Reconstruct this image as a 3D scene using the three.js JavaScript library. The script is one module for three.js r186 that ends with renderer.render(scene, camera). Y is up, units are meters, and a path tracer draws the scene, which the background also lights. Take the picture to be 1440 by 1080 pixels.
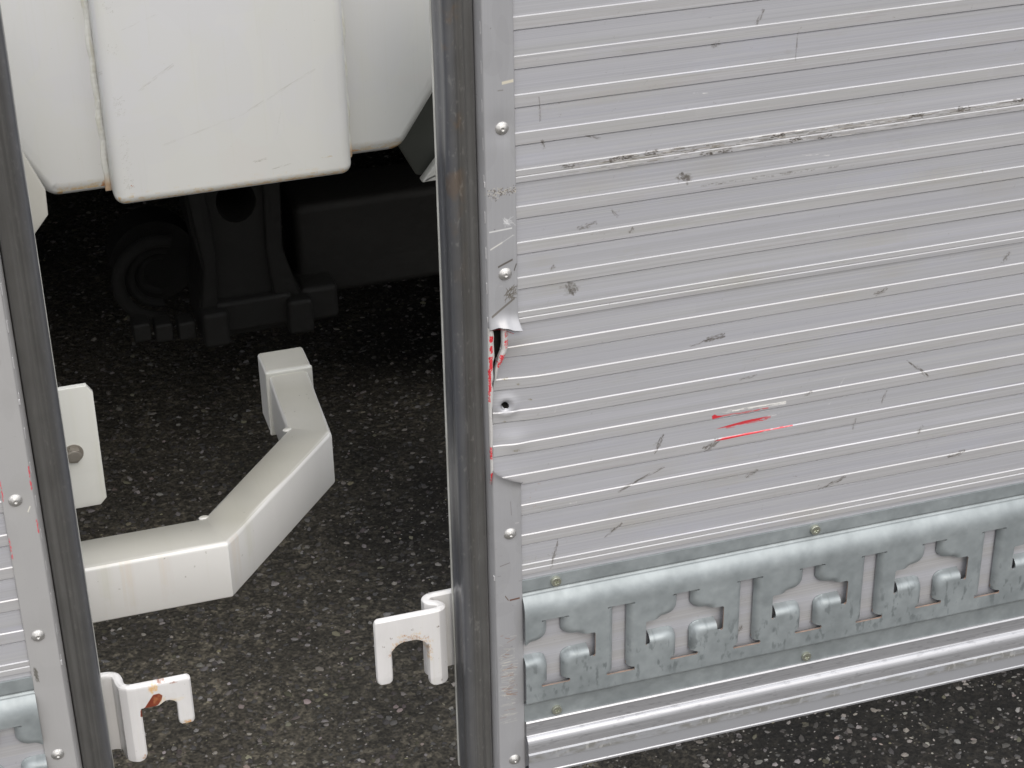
import * as THREE from 'three';
import { RoundedBoxGeometry } from 'three/addons/geometries/RoundedBoxGeometry.js';
import { mergeGeometries, mergeVertices, toCreasedNormals } from 'three/addons/utils/BufferGeometryUtils.js';

// ---------------------------------------------------------------- camera, sky, sun, exposure
const scene = new THREE.Scene();
const camera = new THREE.PerspectiveCamera(21.524, 4 / 3, 0.05, 200);
camera.position.set(-0.41098, 1.72067, 1.3464);
camera.rotation.set(-0.527146, -0.292332, -0.018197, 'YXZ');
const renderer = new THREE.WebGLRenderer({ antialias: true });
renderer.toneMapping = THREE.LinearToneMapping;
renderer.toneMappingExposure = 2.4;
renderer.shadowMap.enabled = true;
renderer.shadowMap.type = THREE.PCFSoftShadowMap;

{ // overcast sky: zenith brighter than the horizon, a wide bright patch round the veiled sun
  const W = 256, H = 128, d = new Float32Array(W * H * 4);
  const s = new THREE.Vector3(0.04, 0.66, 0.75).normalize();
  for (let j = 0; j < H; j++) for (let i = 0; i < W; i++) {
    const el = ((j + 0.5) / H - 0.5) * Math.PI, az = ((i + 0.5) / W - 0.5) * 2 * Math.PI;
    const v = new THREE.Vector3(Math.cos(el) * Math.cos(az), Math.sin(el), Math.cos(el) * Math.sin(az));
    let L = el > 0 ? 0.20 + 1.0 * Math.sin(el) : 0.10;
    if (el > 0) L += 0.22 * Math.pow(Math.max(0, v.dot(s)), 6);
    const k = (j * W + i) * 4;
    d[k] = L * 0.985; d[k + 1] = L * 0.995; d[k + 2] = L * 1.035; d[k + 3] = 1;
  }
  const t = new THREE.DataTexture(d, W, H, THREE.RGBAFormat, THREE.FloatType);
  t.mapping = THREE.EquirectangularReflectionMapping;
  t.magFilter = THREE.LinearFilter; t.minFilter = THREE.LinearFilter; t.needsUpdate = true;
  scene.background = t; scene.environment = t;
}
const sun = new THREE.DirectionalLight(0xfff6ea, 0.5);
sun.position.set(0.4, 6.4, 7.2); sun.target.position.set(0, 0.6, 0);
sun.castShadow = true; sun.shadow.radius = 40; sun.shadow.mapSize.set(2048, 2048);
Object.assign(sun.shadow.camera, { left: -4, right: 4, top: 4, bottom: -4, near: 0.5, far: 25 });
scene.add(sun, sun.target);

// ---------------------------------------------------------------- seeded random and noise
function rng(seed) {
  let a = seed >>> 0;
  return () => { a = (a + 0x6d2b79f5) | 0; let t = Math.imul(a ^ (a >>> 15), 1 | a); t = (t + Math.imul(t ^ (t >>> 7), 61 | t)) ^ t; return ((t ^ (t >>> 14)) >>> 0) / 4294967296; };
}
const PERM = (() => { const r = rng(77), a = new Float32Array(65536); for (let i = 0; i < 65536; i++) a[i] = r(); return a; })();
const hash = (x, y, s) => PERM[((Math.imul(x, 374761) ^ Math.imul(y, 668265) ^ Math.imul(s, 97531)) >>> 3) & 65535];
function vnoise(x, y, px, py, s) {      // value noise, tiling with periods px and py
  const xi = Math.floor(x), yi = Math.floor(y); let fx = x - xi, fy = y - yi;
  fx = fx * fx * (3 - 2 * fx); fy = fy * fy * (3 - 2 * fy);
  const x0 = ((xi % px) + px) % px, x1 = (x0 + 1) % px, y0 = ((yi % py) + py) % py, y1 = (y0 + 1) % py;
  const a = hash(x0, y0, s), b = hash(x1, y0, s), c = hash(x0, y1, s), d = hash(x1, y1, s);
  return a + (b - a) * fx + (c - a) * fy + (a - b - c + d) * fx * fy;
}
function fbm(u, v, fx, fy, oct, s) {    // u, v in 0..1
  let r = 0, a = 0.5, n = 0;
  for (let o = 0; o < oct; o++) { r += a * vnoise(u * fx, v * fy, fx, fy, s + o); n += a; a *= 0.55; fx *= 2; fy *= 2; }
  return r / n;
}
const clamp = (x, a = 0, b = 1) => Math.min(b, Math.max(a, x));
const sstep = (a, b, x) => { const t = clamp((x - a) / (b - a)); return t * t * (3 - 2 * t); };
const mix = (a, b, t) => a + (b - a) * t;
function dataTex(w, h, fn, srgb = true) {
  const d = new Uint8Array(w * h * 4);
  for (let j = 0; j < h; j++) for (let i = 0; i < w; i++) {
    const c = fn((i + 0.5) / w, (j + 0.5) / h), k = (j * w + i) * 4;
    d[k] = clamp(c[0], 0, 255); d[k + 1] = clamp(c[1], 0, 255); d[k + 2] = clamp(c[2], 0, 255); d[k + 3] = 255;
  }
  const t = new THREE.DataTexture(d, w, h); t.wrapS = t.wrapT = THREE.RepeatWrapping;
  t.magFilter = THREE.LinearFilter; t.minFilter = THREE.LinearMipmapLinearFilter; t.generateMipmaps = true;
  if (srgb) t.colorSpace = THREE.SRGBColorSpace; t.needsUpdate = true; return t;
}
// a canvas that covers the rectangle (x0, y0)-(x1, y1) in metres; draw() gets helpers in metres
function metreCanvas(x0, y0, x1, y1, w, h, draw) {
  const c = document.createElement('canvas'); c.width = w; c.height = h; const g = c.getContext('2d');
  const X = x => (x - x0) / (x1 - x0) * w, Y = y => (y1 - y) / (y1 - y0) * h, S = w / (x1 - x0);
  draw(g, X, Y, S, w, h);
  const t = new THREE.CanvasTexture(c); t.colorSpace = THREE.SRGBColorSpace; t.wrapS = t.wrapT = THREE.RepeatWrapping;
  t.repeat.set(1 / (x1 - x0), 1 / (y1 - y0)); t.offset.set(-x0 / (x1 - x0), -y0 / (y1 - y0));
  t.anisotropy = 8; return t;
}
function tex(t, sx, sy) { const c = t.clone(); c.repeat.set(sx, sy); c.needsUpdate = true; return c; }
// a ragged mark: many short strokes along a line, as a scrape or a scuff leaves
function scrape(g, X, Y, S, x0, y0, x1, y1, wid, col, alpha, n, r) {
  const L = Math.hypot(x1 - x0, y1 - y0), dx = (x1 - x0) / L, dy = (y1 - y0) / L;
  for (let i = 0; i < n; i++) {
    const t = r(), o = (r() + r() - 1) * wid, l = L * (0.05 + 0.3 * r() * r());
    const ax = x0 + dx * L * t - dy * o, ay = y0 + dy * L * t + dx * o, e = Math.min(l, L * (1 - t) + L * 0.02);
    g.strokeStyle = col; g.globalAlpha = alpha * (0.35 + 0.65 * r()); g.lineWidth = Math.max(0.8, S * wid * (0.1 + 0.35 * r())); g.lineCap = 'round';
    g.beginPath(); g.moveTo(X(ax), Y(ay)); g.lineTo(X(ax + dx * e), Y(ay + dy * e + (r() - 0.5) * wid * 0.5)); g.stroke();
  }
  g.globalAlpha = 1;
}
function blotch(g, X, Y, S, x, y, rad, col, alpha, n, r, sx = 1, sy = 1) {
  g.fillStyle = col;
  for (let i = 0; i < n; i++) {
    const a = r() * 6.283, q = rad * Math.sqrt(r()) * (0.5 + 0.5 * r());
    g.globalAlpha = alpha * (0.3 + 0.7 * r()); g.beginPath();
    g.ellipse(X(x + Math.cos(a) * q * sx), Y(y + Math.sin(a) * q * sy), Math.max(0.6, S * rad * 0.28 * r() * sx), Math.max(0.6, S * rad * 0.28 * r() * sy), 0, 0, 6.283); g.fill();
  }
  g.globalAlpha = 1;
}

// ---------------------------------------------------------------- geometry helpers
const V3 = (x, y, z) => new THREE.Vector3(x, y, z);
function boxUV(geo) {                   // uv in metres from the dominant axis of each face
  const g = geo.index ? geo.toNonIndexed() : geo; const p = g.attributes.position, uv = new Float32Array(p.count * 2);
  const a = V3(), b = V3(), c = V3(), n = V3();
  for (let i = 0; i < p.count; i += 3) {
    a.fromBufferAttribute(p, i); b.fromBufferAttribute(p, i + 1); c.fromBufferAttribute(p, i + 2);
    n.copy(b).sub(a).cross(c.clone().sub(a)); const ax = Math.abs(n.x), ay = Math.abs(n.y), az = Math.abs(n.z);
    [a, b, c].forEach((q, k) => {
      const [u, v] = az >= ax && az >= ay ? [q.x, q.y] : ax >= ay ? [q.z, q.y] : [q.x, q.z];
      uv[(i + k) * 2] = u; uv[(i + k) * 2 + 1] = v;
    });
  }
  g.setAttribute('uv', new THREE.BufferAttribute(uv, 2)); return g;
}
function planarUV(geo, f) {
  const p = geo.attributes.position, uv = new Float32Array(p.count * 2);
  for (let i = 0; i < p.count; i++) { const [u, v] = f(p.getX(i), p.getY(i), p.getZ(i)); uv[2 * i] = u; uv[2 * i + 1] = v; }
  geo.setAttribute('uv', new THREE.BufferAttribute(uv, 2)); return geo;
}
function makeGeo(pos, idx, uv) {
  const g = new THREE.BufferGeometry(); g.setAttribute('position', new THREE.Float32BufferAttribute(pos, 3));
  if (uv) g.setAttribute('uv', new THREE.Float32BufferAttribute(uv, 2));
  g.setIndex(idx); g.computeVertexNormals(); if (!uv) planarUV(g, (x, y) => [x, y]); return g;
}
const plain = g => { const q = g.index ? g.toNonIndexed() : g; for (const k of Object.keys(q.attributes)) if (!['position', 'normal', 'uv'].includes(k)) q.deleteAttribute(k); return q; };
const merge = list => list.length === 1 ? list[0] : mergeGeometries(list.map(plain));
// a sheet drawn along x from a profile of [y, z] points; keep(x, y) leaves cells out, move(x, y, z) bends it
function profileSheet(prof, xs, { move = (x, y, z) => [x, y, z], keep = () => true, smooth = false, sub = 1 } = {}) {
  const P = [];
  for (let i = 0; i < prof.length - 1; i++) {
    const n = Math.max(1, Math.ceil(Math.hypot(prof[i + 1][0] - prof[i][0], prof[i + 1][1] - prof[i][1]) / sub));
    const seg = []; for (let k = 0; k <= n; k++) seg.push([mix(prof[i][0], prof[i + 1][0], k / n), mix(prof[i][1], prof[i + 1][1], k / n)]);
    P.push(seg);
  }
  const strips = smooth ? [P.flatMap((s, i) => i ? s.slice(1) : s)] : P;
  const pos = [], idx = [], uv = []; let base = 0;
  for (const s of strips) {
    for (const [y, z] of s) for (const x of xs) { const q = move(x, y, z); pos.push(...q); uv.push(q[0], q[1]); }
    const n = xs.length;
    for (let j = 0; j < s.length - 1; j++) for (let i = 0; i < n - 1; i++) {
      if (!keep((xs[i] + xs[i + 1]) / 2, (s[j][0] + s[j + 1][0]) / 2)) continue;
      const a = base + j * n + i, b = a + 1, c = a + n, d = c + 1; idx.push(a, c, b, b, c, d);
    }
    base += s.length * n;
  }
  return makeGeo(pos, idx, uv);
}
// a strip along y (or any axis) from a plan profile of [x, z] points
function planSheet(prof, ys, { move = (x, y, z) => [x, y, z], smooth = true, vs } = {}) {
  const pos = [], idx = [], uv = []; let L = 0; const n = ys.length;
  if (smooth) {
    prof.forEach(([x, z], i) => { if (i) L += Math.hypot(x - prof[i - 1][0], z - prof[i - 1][1]); for (const y of ys) { pos.push(...move(x, y, z)); uv.push(L, y); } });
    for (let i = 0; i < prof.length - 1; i++) for (let j = 0; j < n - 1; j++) { const a = i * n + j; idx.push(a, a + n, a + 1, a + 1, a + n, a + n + 1); }
  } else for (let i = 0; i < prof.length - 1; i++) {
    const base = pos.length / 3;
    for (const q of [i, i + 1]) { const l = L + (q > i ? Math.hypot(prof[i + 1][0] - prof[i][0], prof[i + 1][1] - prof[i][1]) : 0); for (const y of ys) { pos.push(...move(prof[q][0], y, prof[q][1])); uv.push(l, y); } }
    L += Math.hypot(prof[i + 1][0] - prof[i][0], prof[i + 1][1] - prof[i][1]);
    for (let j = 0; j < n - 1; j++) { const a = base + j; idx.push(a, a + n, a + 1, a + 1, a + n, a + n + 1); }
  }
  return makeGeo(pos, idx, uv);
}
// a sheet with an outline and holes given by a signed distance (positive inside the material)
function sdfSheet({ u0, u1, v0, v1, h, sdf, front, back }) {
  const nu = Math.round((u1 - u0) / h), nv = Math.round((v1 - v0) / h), W = nu + 1;
  const U = [], Vv = [], D = [], inn = [];
  for (let j = 0; j <= nv; j++) for (let i = 0; i <= nu; i++) {
    let u = u0 + i * h, v = v0 + j * h, d = sdf(u, v); inn.push(d > -0.55 * h);
    if (Math.abs(d) < 0.56 * h) for (let k = 0; k < 2; k++) {
      const e = h * 0.05, gx = (sdf(u + e, v) - sdf(u - e, v)) / (2 * e), gy = (sdf(u, v + e) - sdf(u, v - e)) / (2 * e), g2 = gx * gx + gy * gy;
      if (g2 > 0.05) { u -= d * gx / g2; v -= d * gy / g2; d = sdf(u, v); }
    }
    U.push(u); Vv.push(v); D.push(d);
  }
  const tri = [];
  for (let j = 0; j < nv; j++) for (let i = 0; i < nu; i++) {
    const a = j * W + i, b = a + 1, c = a + W, d = c + 1, q = [a, b, d, c].filter(k => inn[k]);
    if (q.length === 4) tri.push(a, b, d, a, d, c); else if (q.length === 3) tri.push(...q);
  }
  const used = new Map(), fp = [], uv = []; 
  const idx = tri.map(k => { if (!used.has(k)) { used.set(k, fp.length / 3); fp.push(...front(U[k], Vv[k], D[k])); uv.push(U[k], Vv[k]); } return used.get(k); });
  const out = { front: makeGeo(fp, idx, uv) };
  if (back) {
    const bp = []; for (const [k] of used) bp.push(...back(U[k], Vv[k], D[k]));
    out.back = makeGeo(bp, idx.map((_, i) => idx[i - i % 3 + [0, 2, 1][i % 3]]), uv);
    const E = new Map();
    for (let t = 0; t < idx.length; t += 3) for (let k = 0; k < 3; k++) {
      const a = idx[t + k], b = idx[t + (k + 1) % 3]; if (E.has(b + '_' + a)) E.delete(b + '_' + a); else E.set(a + '_' + b, [a, b]);
    }
    const wp = [], wi = [], wu = [], m = new Map(); const vert = (k) => { if (!m.has(k)) { m.set(k, wp.length / 3); wp.push(fp[3 * k], fp[3 * k + 1], fp[3 * k + 2], bp[3 * k], bp[3 * k + 1], bp[3 * k + 2]); wu.push(uv[2 * k], uv[2 * k + 1], uv[2 * k] + 0.003, uv[2 * k + 1] + 0.003); } return m.get(k); };
    for (const [a, b] of E.values()) { const A = vert(a), B = vert(b); wi.push(A, A + 1, B, B, A + 1, B + 1); }
    out.wall = makeGeo(wp, wi, wu);
  }
  return out;
}
const sdBox = (x, y, cx, cy, hx, hy, r = 0) => { const qx = Math.abs(x - cx) - hx + r, qy = Math.abs(y - cy) - hy + r; return Math.hypot(Math.max(qx, 0), Math.max(qy, 0)) + Math.min(Math.max(qx, qy), 0) - r; };
const smin = (a, b, k) => { const h = Math.max(k - Math.abs(a - b), 0) / k; return Math.min(a, b) - h * h * k / 4; };
const rounded = (pts, r) => {           // polygon with rounded corners as a Shape
  const s = new THREE.Shape(), n = pts.length;
  for (let i = 0; i < n; i++) {
    const p = pts[i], a = pts[(i + n - 1) % n], b = pts[(i + 1) % n], rr = Array.isArray(r) ? r[i] : r;
    const la = Math.hypot(a[0] - p[0], a[1] - p[1]), lb = Math.hypot(b[0] - p[0], b[1] - p[1]);
    const A = [p[0] + (a[0] - p[0]) * rr / la, p[1] + (a[1] - p[1]) * rr / la], B = [p[0] + (b[0] - p[0]) * rr / lb, p[1] + (b[1] - p[1]) * rr / lb];
    i ? s.lineTo(...A) : s.moveTo(...A); s.quadraticCurveTo(p[0], p[1], B[0], B[1]);
  }
  s.closePath(); return s;
};
function extrude(shape, depth, bevel, z, seg = 3) {
  const g = new THREE.ExtrudeGeometry(shape, { depth: depth - 2 * bevel, bevelEnabled: bevel > 0, bevelSize: bevel, bevelThickness: bevel, bevelOffset: -bevel, bevelSegments: seg, curveSegments: 8 });
  g.translate(0, 0, z + bevel); return boxUV(toCreasedNormals(g, 0.6));
}
const range = (a, b, n) => Array.from({ length: n + 1 }, (_, i) => a + (b - a) * i / n);

// ---------------------------------------------------------------- objects
const taken = {};
function numbered(n) { taken[n] = (taken[n] ?? -1) + 1; return taken[n] ? `${n}_${String(taken[n]).padStart(3, '0')}` : n; }
function thing(name, label, category, [x, y, z], group) {
  const o = new THREE.Group(); o.name = numbered(name); o.position.set(x, y, z); o.userData = { label, category };
  if (group) o.userData.group = group; scene.add(o); return o;
}
function part(name, geo, mat, root, label) {   // geo in world metres, set down relative to the top-level thing
  const m = new THREE.Mesh(geo, mat); m.name = name; m.castShadow = m.receiveShadow = true;
  let t = root; while (t.parent && t.parent !== scene) t = t.parent;
  geo.translate(-t.position.x, -t.position.y, -t.position.z);
  root.add(m); if (label) m.userData.label = label; return m;
}

// ---------------------------------------------------------------- materials
const M = {};
// long fine drawing lines of rolled aluminium, 0.6 m by 0.3 m
const brushed = dataTex(512, 1024, (u, v) => { const s = 105 + 100 * (0.55 * fbm(u, v, 2, 256, 3, 11) + 0.45 * fbm(u, v, 3, 60, 2, 31)) + 18 * (fbm(u, v, 6, 6, 3, 5) - 0.5); return [s, s, s]; }, false);
const mottle = dataTex(512, 512, (u, v) => { const s = 90 + 150 * (fbm(u, v, 9, 9, 5, 17) - 0.2); return [s, s, s]; }, false);

function boardCanvas(seed, marks) {
  return metreCanvas(-0.05, 0.70, 0.55, 1.30, 2048, 2048, (g, X, Y, S, w, h) => {
    const r = rng(seed);
    g.fillStyle = 'rgb(172,172,175)'; g.fillRect(0, 0, w, h);
    for (let k = -2; k < 18; k++) { const y = 1.2416 - 0.0304975 * k; g.globalAlpha = 0.32; g.fillStyle = 'rgb(172,171,165)'; g.fillRect(0, Y(y), w, Y(y - 0.0107) - Y(y)); g.globalAlpha = 0.16; g.fillStyle = r() < 0.5 ? 'rgb(190,190,196)' : 'rgb(160,160,164)'; g.fillRect(0, Y(y - 0.013 - 0.008 * r()), w, Y(0) - Y(0.004 + 0.008 * r())); }
    g.globalAlpha = 1;
    for (let i = 0; i < 4200; i++) {                     // drawing lines
      const y = r() * h, l = (0.1 + 0.9 * r()) * w, x = r() * w - l / 2; g.globalAlpha = 0.05 + 0.09 * r();
      g.fillStyle = r() < 0.5 ? 'rgb(126,126,128)' : 'rgb(212,212,216)'; g.fillRect(x, y, l, 0.6 + 1.6 * r() * r());
    }
    for (let i = 0; i < 240; i++) {                      // pale bands, dull bands
      const y = r() * h, l = (0.2 + 0.6 * r()) * w, x = r() * w - l / 2; g.globalAlpha = 0.03 + 0.035 * r();
      g.fillStyle = r() < 0.55 ? 'rgb(150,148,142)' : 'rgb(196,196,200)'; g.fillRect(x, y, l, 4 + 26 * r());
    }
    g.globalAlpha = 1;
    for (let k = 1; k < 18; k++) {                       // grime lies on the ribs
      const y = 1.2416 - 0.0304975 * k;
      for (let i = 0; i < 90; i++) { g.globalAlpha = 0.05 * r(); g.fillStyle = 'rgb(120,114,100)'; const l = 10 + 180 * r(); g.fillRect(r() * w, Y(y - 0.001 - 0.0085 * r()), l, 1 + 5 * r()); }
      if (k !== 5) for (let i = 0; i < 14; i++) { g.globalAlpha = 0.16 * r(); g.fillStyle = 'rgb(60,56,50)'; g.fillRect(r() * w, Y(y - 0.0105), 10 + 120 * r(), 1.6); }
    }
    g.globalAlpha = 1;
    for (let i = 0; i < 70; i++) { const x = r() * w, y = r() * h, q = g.createRadialGradient(x, y, 0, x, y, 60 + 200 * r()), warm = r() < 0.55; q.addColorStop(0, warm ? 'rgba(160,154,134,0.16)' : 'rgba(176,178,196,0.16)'); q.addColorStop(1, 'rgba(170,170,170,0)'); g.fillStyle = q; g.fillRect(0, y - 14 - 20 * r(), w, 28 + 30 * r()); }
    // small scuffs scattered all over, smaller and thinner than the measured ones
    for (let i = 0; i < 210; i++) {
      const x = -0.05 + 0.6 * r(), y = 0.72 + 0.58 * r(), a = r() < 0.55 ? 0.9 + 0.5 * r() : 0.1 + 0.4 * r(), L = 0.002 + 0.006 * r() * r();
      scrape(g, X, Y, S, x, y, x + Math.cos(a) * L, y + Math.sin(a) * L, 0.0007, r() < 0.78 ? 'rgb(92,86,78)' : 'rgb(222,220,214)', 0.34, 6, r);
    }
    for (let i = 0; i < 60; i++) blotch(g, X, Y, S, -0.05 + 0.6 * r(), 0.72 + 0.58 * r(), 0.001 + 0.0013 * r(), 'rgb(96,88,74)', 0.35, 6, r);
    for (let i = 0; i < 26; i++) { const x = r() * 0.5, y = 0.72 + 0.5 * r(); blotch(g, X, Y, S, x, y, 0.012, 'rgb(140,132,118)', 0.05, 26, r, 1.6, 0.5); }
    if (marks) marks(g, X, Y, S, r);
  });
}
// the measured scuffs: [x0, y0, x1, y1, width, strength]
const SCUFFS = [[0.1915, 1.2305, 0.198, 1.2385, 0.0022, 1], [0.2005, 1.1985, 0.2075, 1.2085, 0.0018, 0.8], [0.193, 1.181, 0.199, 1.192, 0.0013, 0.8], [0.157, 1.1685, 0.164, 1.1705, 0.0018, 0.6],
  [0.0215, 1.1118, 0.0235, 1.1035, 0.0012, 0.9], [0.0195, 1.147, 0.0205, 1.126, 0.0007, 0.7], [0.0555, 1.1095, 0.0685, 1.1055, 0.0009, 0.8], [0.1335, 1.0655, 0.142, 1.0595, 0.003, 1.2], [0.0775, 1.0445, 0.083, 1.037, 0.0011, 0.6],
  [0.0485, 1.0315, 0.0655, 1.0345, 0.0018, 0.7], [0.0925, 1.0215, 0.096, 1.0255, 0.0013, 0.8], [0.0415, 0.986, 0.0475, 0.976, 0.0035, 0.9], [0.0275, 0.999, 0.0305, 1.0035, 0.0012, 0.7],
  [0.158, 0.9125, 0.178, 0.914, 0.0022, 1], [0.148, 0.908, 0.166, 0.9135, 0.0009, 0.8], [0.193, 0.8685, 0.209, 0.871, 0.0009, 0.8], [0.118, 0.811, 0.1265, 0.8275, 0.0018, 0.9], [0.085, 0.779, 0.127, 0.7955, 0.0013, 0.9],
  [0.163, 0.805, 0.1765, 0.8135, 0.0026, 0.9], [0.348, 0.860, 0.371, 0.840, 0.0013, 1], [0.2035, 0.769, 0.214, 0.7755, 0.0018, 0.7], [0.3025, 0.797, 0.3045, 0.8095, 0.001, 0.6], [0.395, 0.7505, 0.4155, 0.7535, 0.0018, 1], [0.274, 0.7425, 0.299, 0.7505, 0.0015, 1],
  [0.3115, 0.929, 0.324, 0.9325, 0.0017, 0.8], [0.4315, 0.9385, 0.437, 0.948, 0.0018, 0.6], [0.3, 1.207, 0.309, 1.2075, 0.0018, 0.9], [0.2275, 1.146, 0.2285, 1.171, 0.0006, 0.7], [0.0255, 0.7135, 0.033, 0.742, 0.0013, 0.9], [0.074, 0.734, 0.09, 0.7465, 0.0013, 0.8], [0.328, 0.819, 0.332, 0.832, 0.0012, 0.6], [0.3655, 0.781, 0.371, 0.789, 0.0012, 0.7], [0.252, 0.8415, 0.261, 0.845, 0.0013, 0.7]];
const boardTex = boardCanvas(3, (g, X, Y, S, r) => {
  const ROT = 0.0;                                       // measured straight on the door, in metres
  for (const [x0, y0, x1, y1, w, k] of SCUFFS) { scrape(g, X, Y, S, x0, y0, x1, y1, w * 1.3, 'rgb(70,65,58)', 0.43 * Math.min(1, k), 40, r); blotch(g, X, Y, S, (x0 + x1) / 2, (y0 + y1) / 2, w * 2.2, 'rgb(98,92,82)', 0.16 * k, 26, r, 1.3, 0.9); scrape(g, X, Y, S, x0 + 0.001, y0 + 0.001, x1 + 0.001, y1 + 0.001, w * 0.5, 'rgb(222,221,219)', 0.12, 6, r); }
  // the long rub along the second joint: bare, dark and pale streaks
  for (let i = 0; i < 900; i++) {
    const x = 0.034 + 0.52 * Math.pow(r(), 0.9), up = r() < 0.62, y = up ? 1.0842 + 0.0047 * r() : 1.0785 + 0.005 * r();
    const k = x < 0.06 ? 0.5 : x < 0.34 ? 1 : 0.55, c = r();
    g.globalAlpha = (up ? 0.5 : 0.32) * k * (0.3 + 0.7 * r()); g.fillStyle = c < 0.5 ? 'rgb(74,68,60)' : c < 0.75 ? 'rgb(128,118,102)' : 'rgb(232,228,220)';
    g.fillRect(X(x), Y(y), S * (0.002 + 0.012 * r()), S * (0.0002 + 0.0007 * r()));
  }
  for (const [x, y] of [[0.037, 1.0865], [0.075, 1.0865], [0.083, 1.0865], [0.103, 1.0875], [0.15, 1.0805], [0.165, 1.0805], [0.21, 1.0868], [0.225, 1.0815], [0.25, 1.0805], [0.33, 1.087], [0.372, 1.087], [0.42, 1.0872]]) scrape(g, X, Y, S, x, y, x + 0.012, y + 0.0002, 0.0022, 'rgb(58,52,46)', 0.6, 26, r);
  for (let i = 0; i < 60; i++) { const x = 0.15 + 0.12 * r(); g.globalAlpha = 0.2; g.fillStyle = 'rgb(70,64,56)'; g.fillRect(X(x), Y(1.0526 + 0.002 * r()), S * 0.004 * r(), S * 0.0008); }
  g.globalAlpha = 1;
  // white scratches
  const wh = 'rgb(238,236,230)';
  scrape(g, X, Y, S, 0.285, 0.842, 0.291, 0.853, 0.0007, wh, 0.6, 10, r); scrape(g, X, Y, S, 0.277, 0.827, 0.282, 0.835, 0.0007, wh, 0.6, 10, r);
  scrape(g, X, Y, S, 0.238, 1.067, 0.262, 1.063, 0.0009, wh, 0.6, 14, r); scrape(g, X, Y, S, 0.143, 1.1325, 0.1555, 1.1305, 0.0008, wh, 0.6, 12, r);
  scrape(g, X, Y, S, 0.042, 0.777, 0.049, 0.7765, 0.0012, wh, 0.5, 14, r); scrape(g, X, Y, S, 0.03, 0.866, 0.0315, 0.876, 0.0006, wh, 0.4, 8, r); scrape(g, X, Y, S, 0.232, 0.846, 0.2345, 0.853, 0.0006, wh, 0.5, 8, r);
  // red paint rubbed on in three strokes, bare white above the first
  const red = (pts, a) => { g.globalAlpha = a; g.fillStyle = 'rgb(206,52,60)'; g.beginPath(); pts.forEach(([x, y], i) => i ? g.lineTo(X(x), Y(y)) : g.moveTo(X(x), Y(y))); g.closePath(); g.fill(); g.globalAlpha = 1; };
  scrape(g, X, Y, S, 0.176, 0.8405, 0.236, 0.8385, 0.0018, wh, 0.85, 46, r);
  red([[0.1695, 0.8382], [0.172, 0.8393], [0.1745, 0.8375], [0.182, 0.8362], [0.176, 0.8355], [0.170, 0.8350]], 0.95); scrape(g, X, Y, S, 0.171, 0.8368, 0.220, 0.8360, 0.0011, 'rgb(205,62,66)', 0.75, 40, r);
  red([[0.1735, 0.8240], [0.185, 0.8256], [0.200, 0.8272], [0.213, 0.8275], [0.222, 0.8276], [0.213, 0.8258], [0.201, 0.8247], [0.190, 0.8242]], 0.9); scrape(g, X, Y, S, 0.182, 0.8243, 0.223, 0.8262, 0.0022, 'rgb(207,60,66)', 0.7, 40, r); scrape(g, X, Y, S, 0.216, 0.8275, 0.236, 0.828, 0.0009, wh, 0.5, 14, r);
  red([[0.172, 0.8127], [0.180, 0.8141], [0.198, 0.8143], [0.216, 0.8143], [0.216, 0.8135], [0.198, 0.8128], [0.182, 0.8122]], 0.92); scrape(g, X, Y, S, 0.178, 0.8137, 0.2435, 0.8140, 0.0011, 'rgb(205,58,64)', 0.75, 46, r);
  // small stains by the torn edge
  for (const [x, y, q] of [[-0.010, 0.9055, 0.002], [-0.012, 0.866, 0.0015], [0.010, 0.884, 0.0016], [-0.003, 0.838, 0.0022], [0.000, 0.900, 0.0014]]) blotch(g, X, Y, S, x, y, q, 'rgb(100,92,62)', 0.5, 22, r, 1.4, 0.7);
  for (let i = 0; i < 9; i++) blotch(g, X, Y, S, 0.006 + 0.012 * r(), 0.775 + 0.03 * r(), 0.001, 'rgb(150,98,64)', 0.4, 6, r, 0.6, 1.3);
});
const boardTexPlain = boardCanvas(41, null);
const brushedBump = tex(brushed, 1 / 0.6, 1 / 0.3);
const alu = map => new THREE.MeshPhysicalMaterial({ map, metalness: 0.22, roughness: 0.4, bumpMap: brushedBump, bumpScale: 0.00014 });
M.board = alu(boardTex); M.boardPlain = alu(boardTexPlain);

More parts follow.
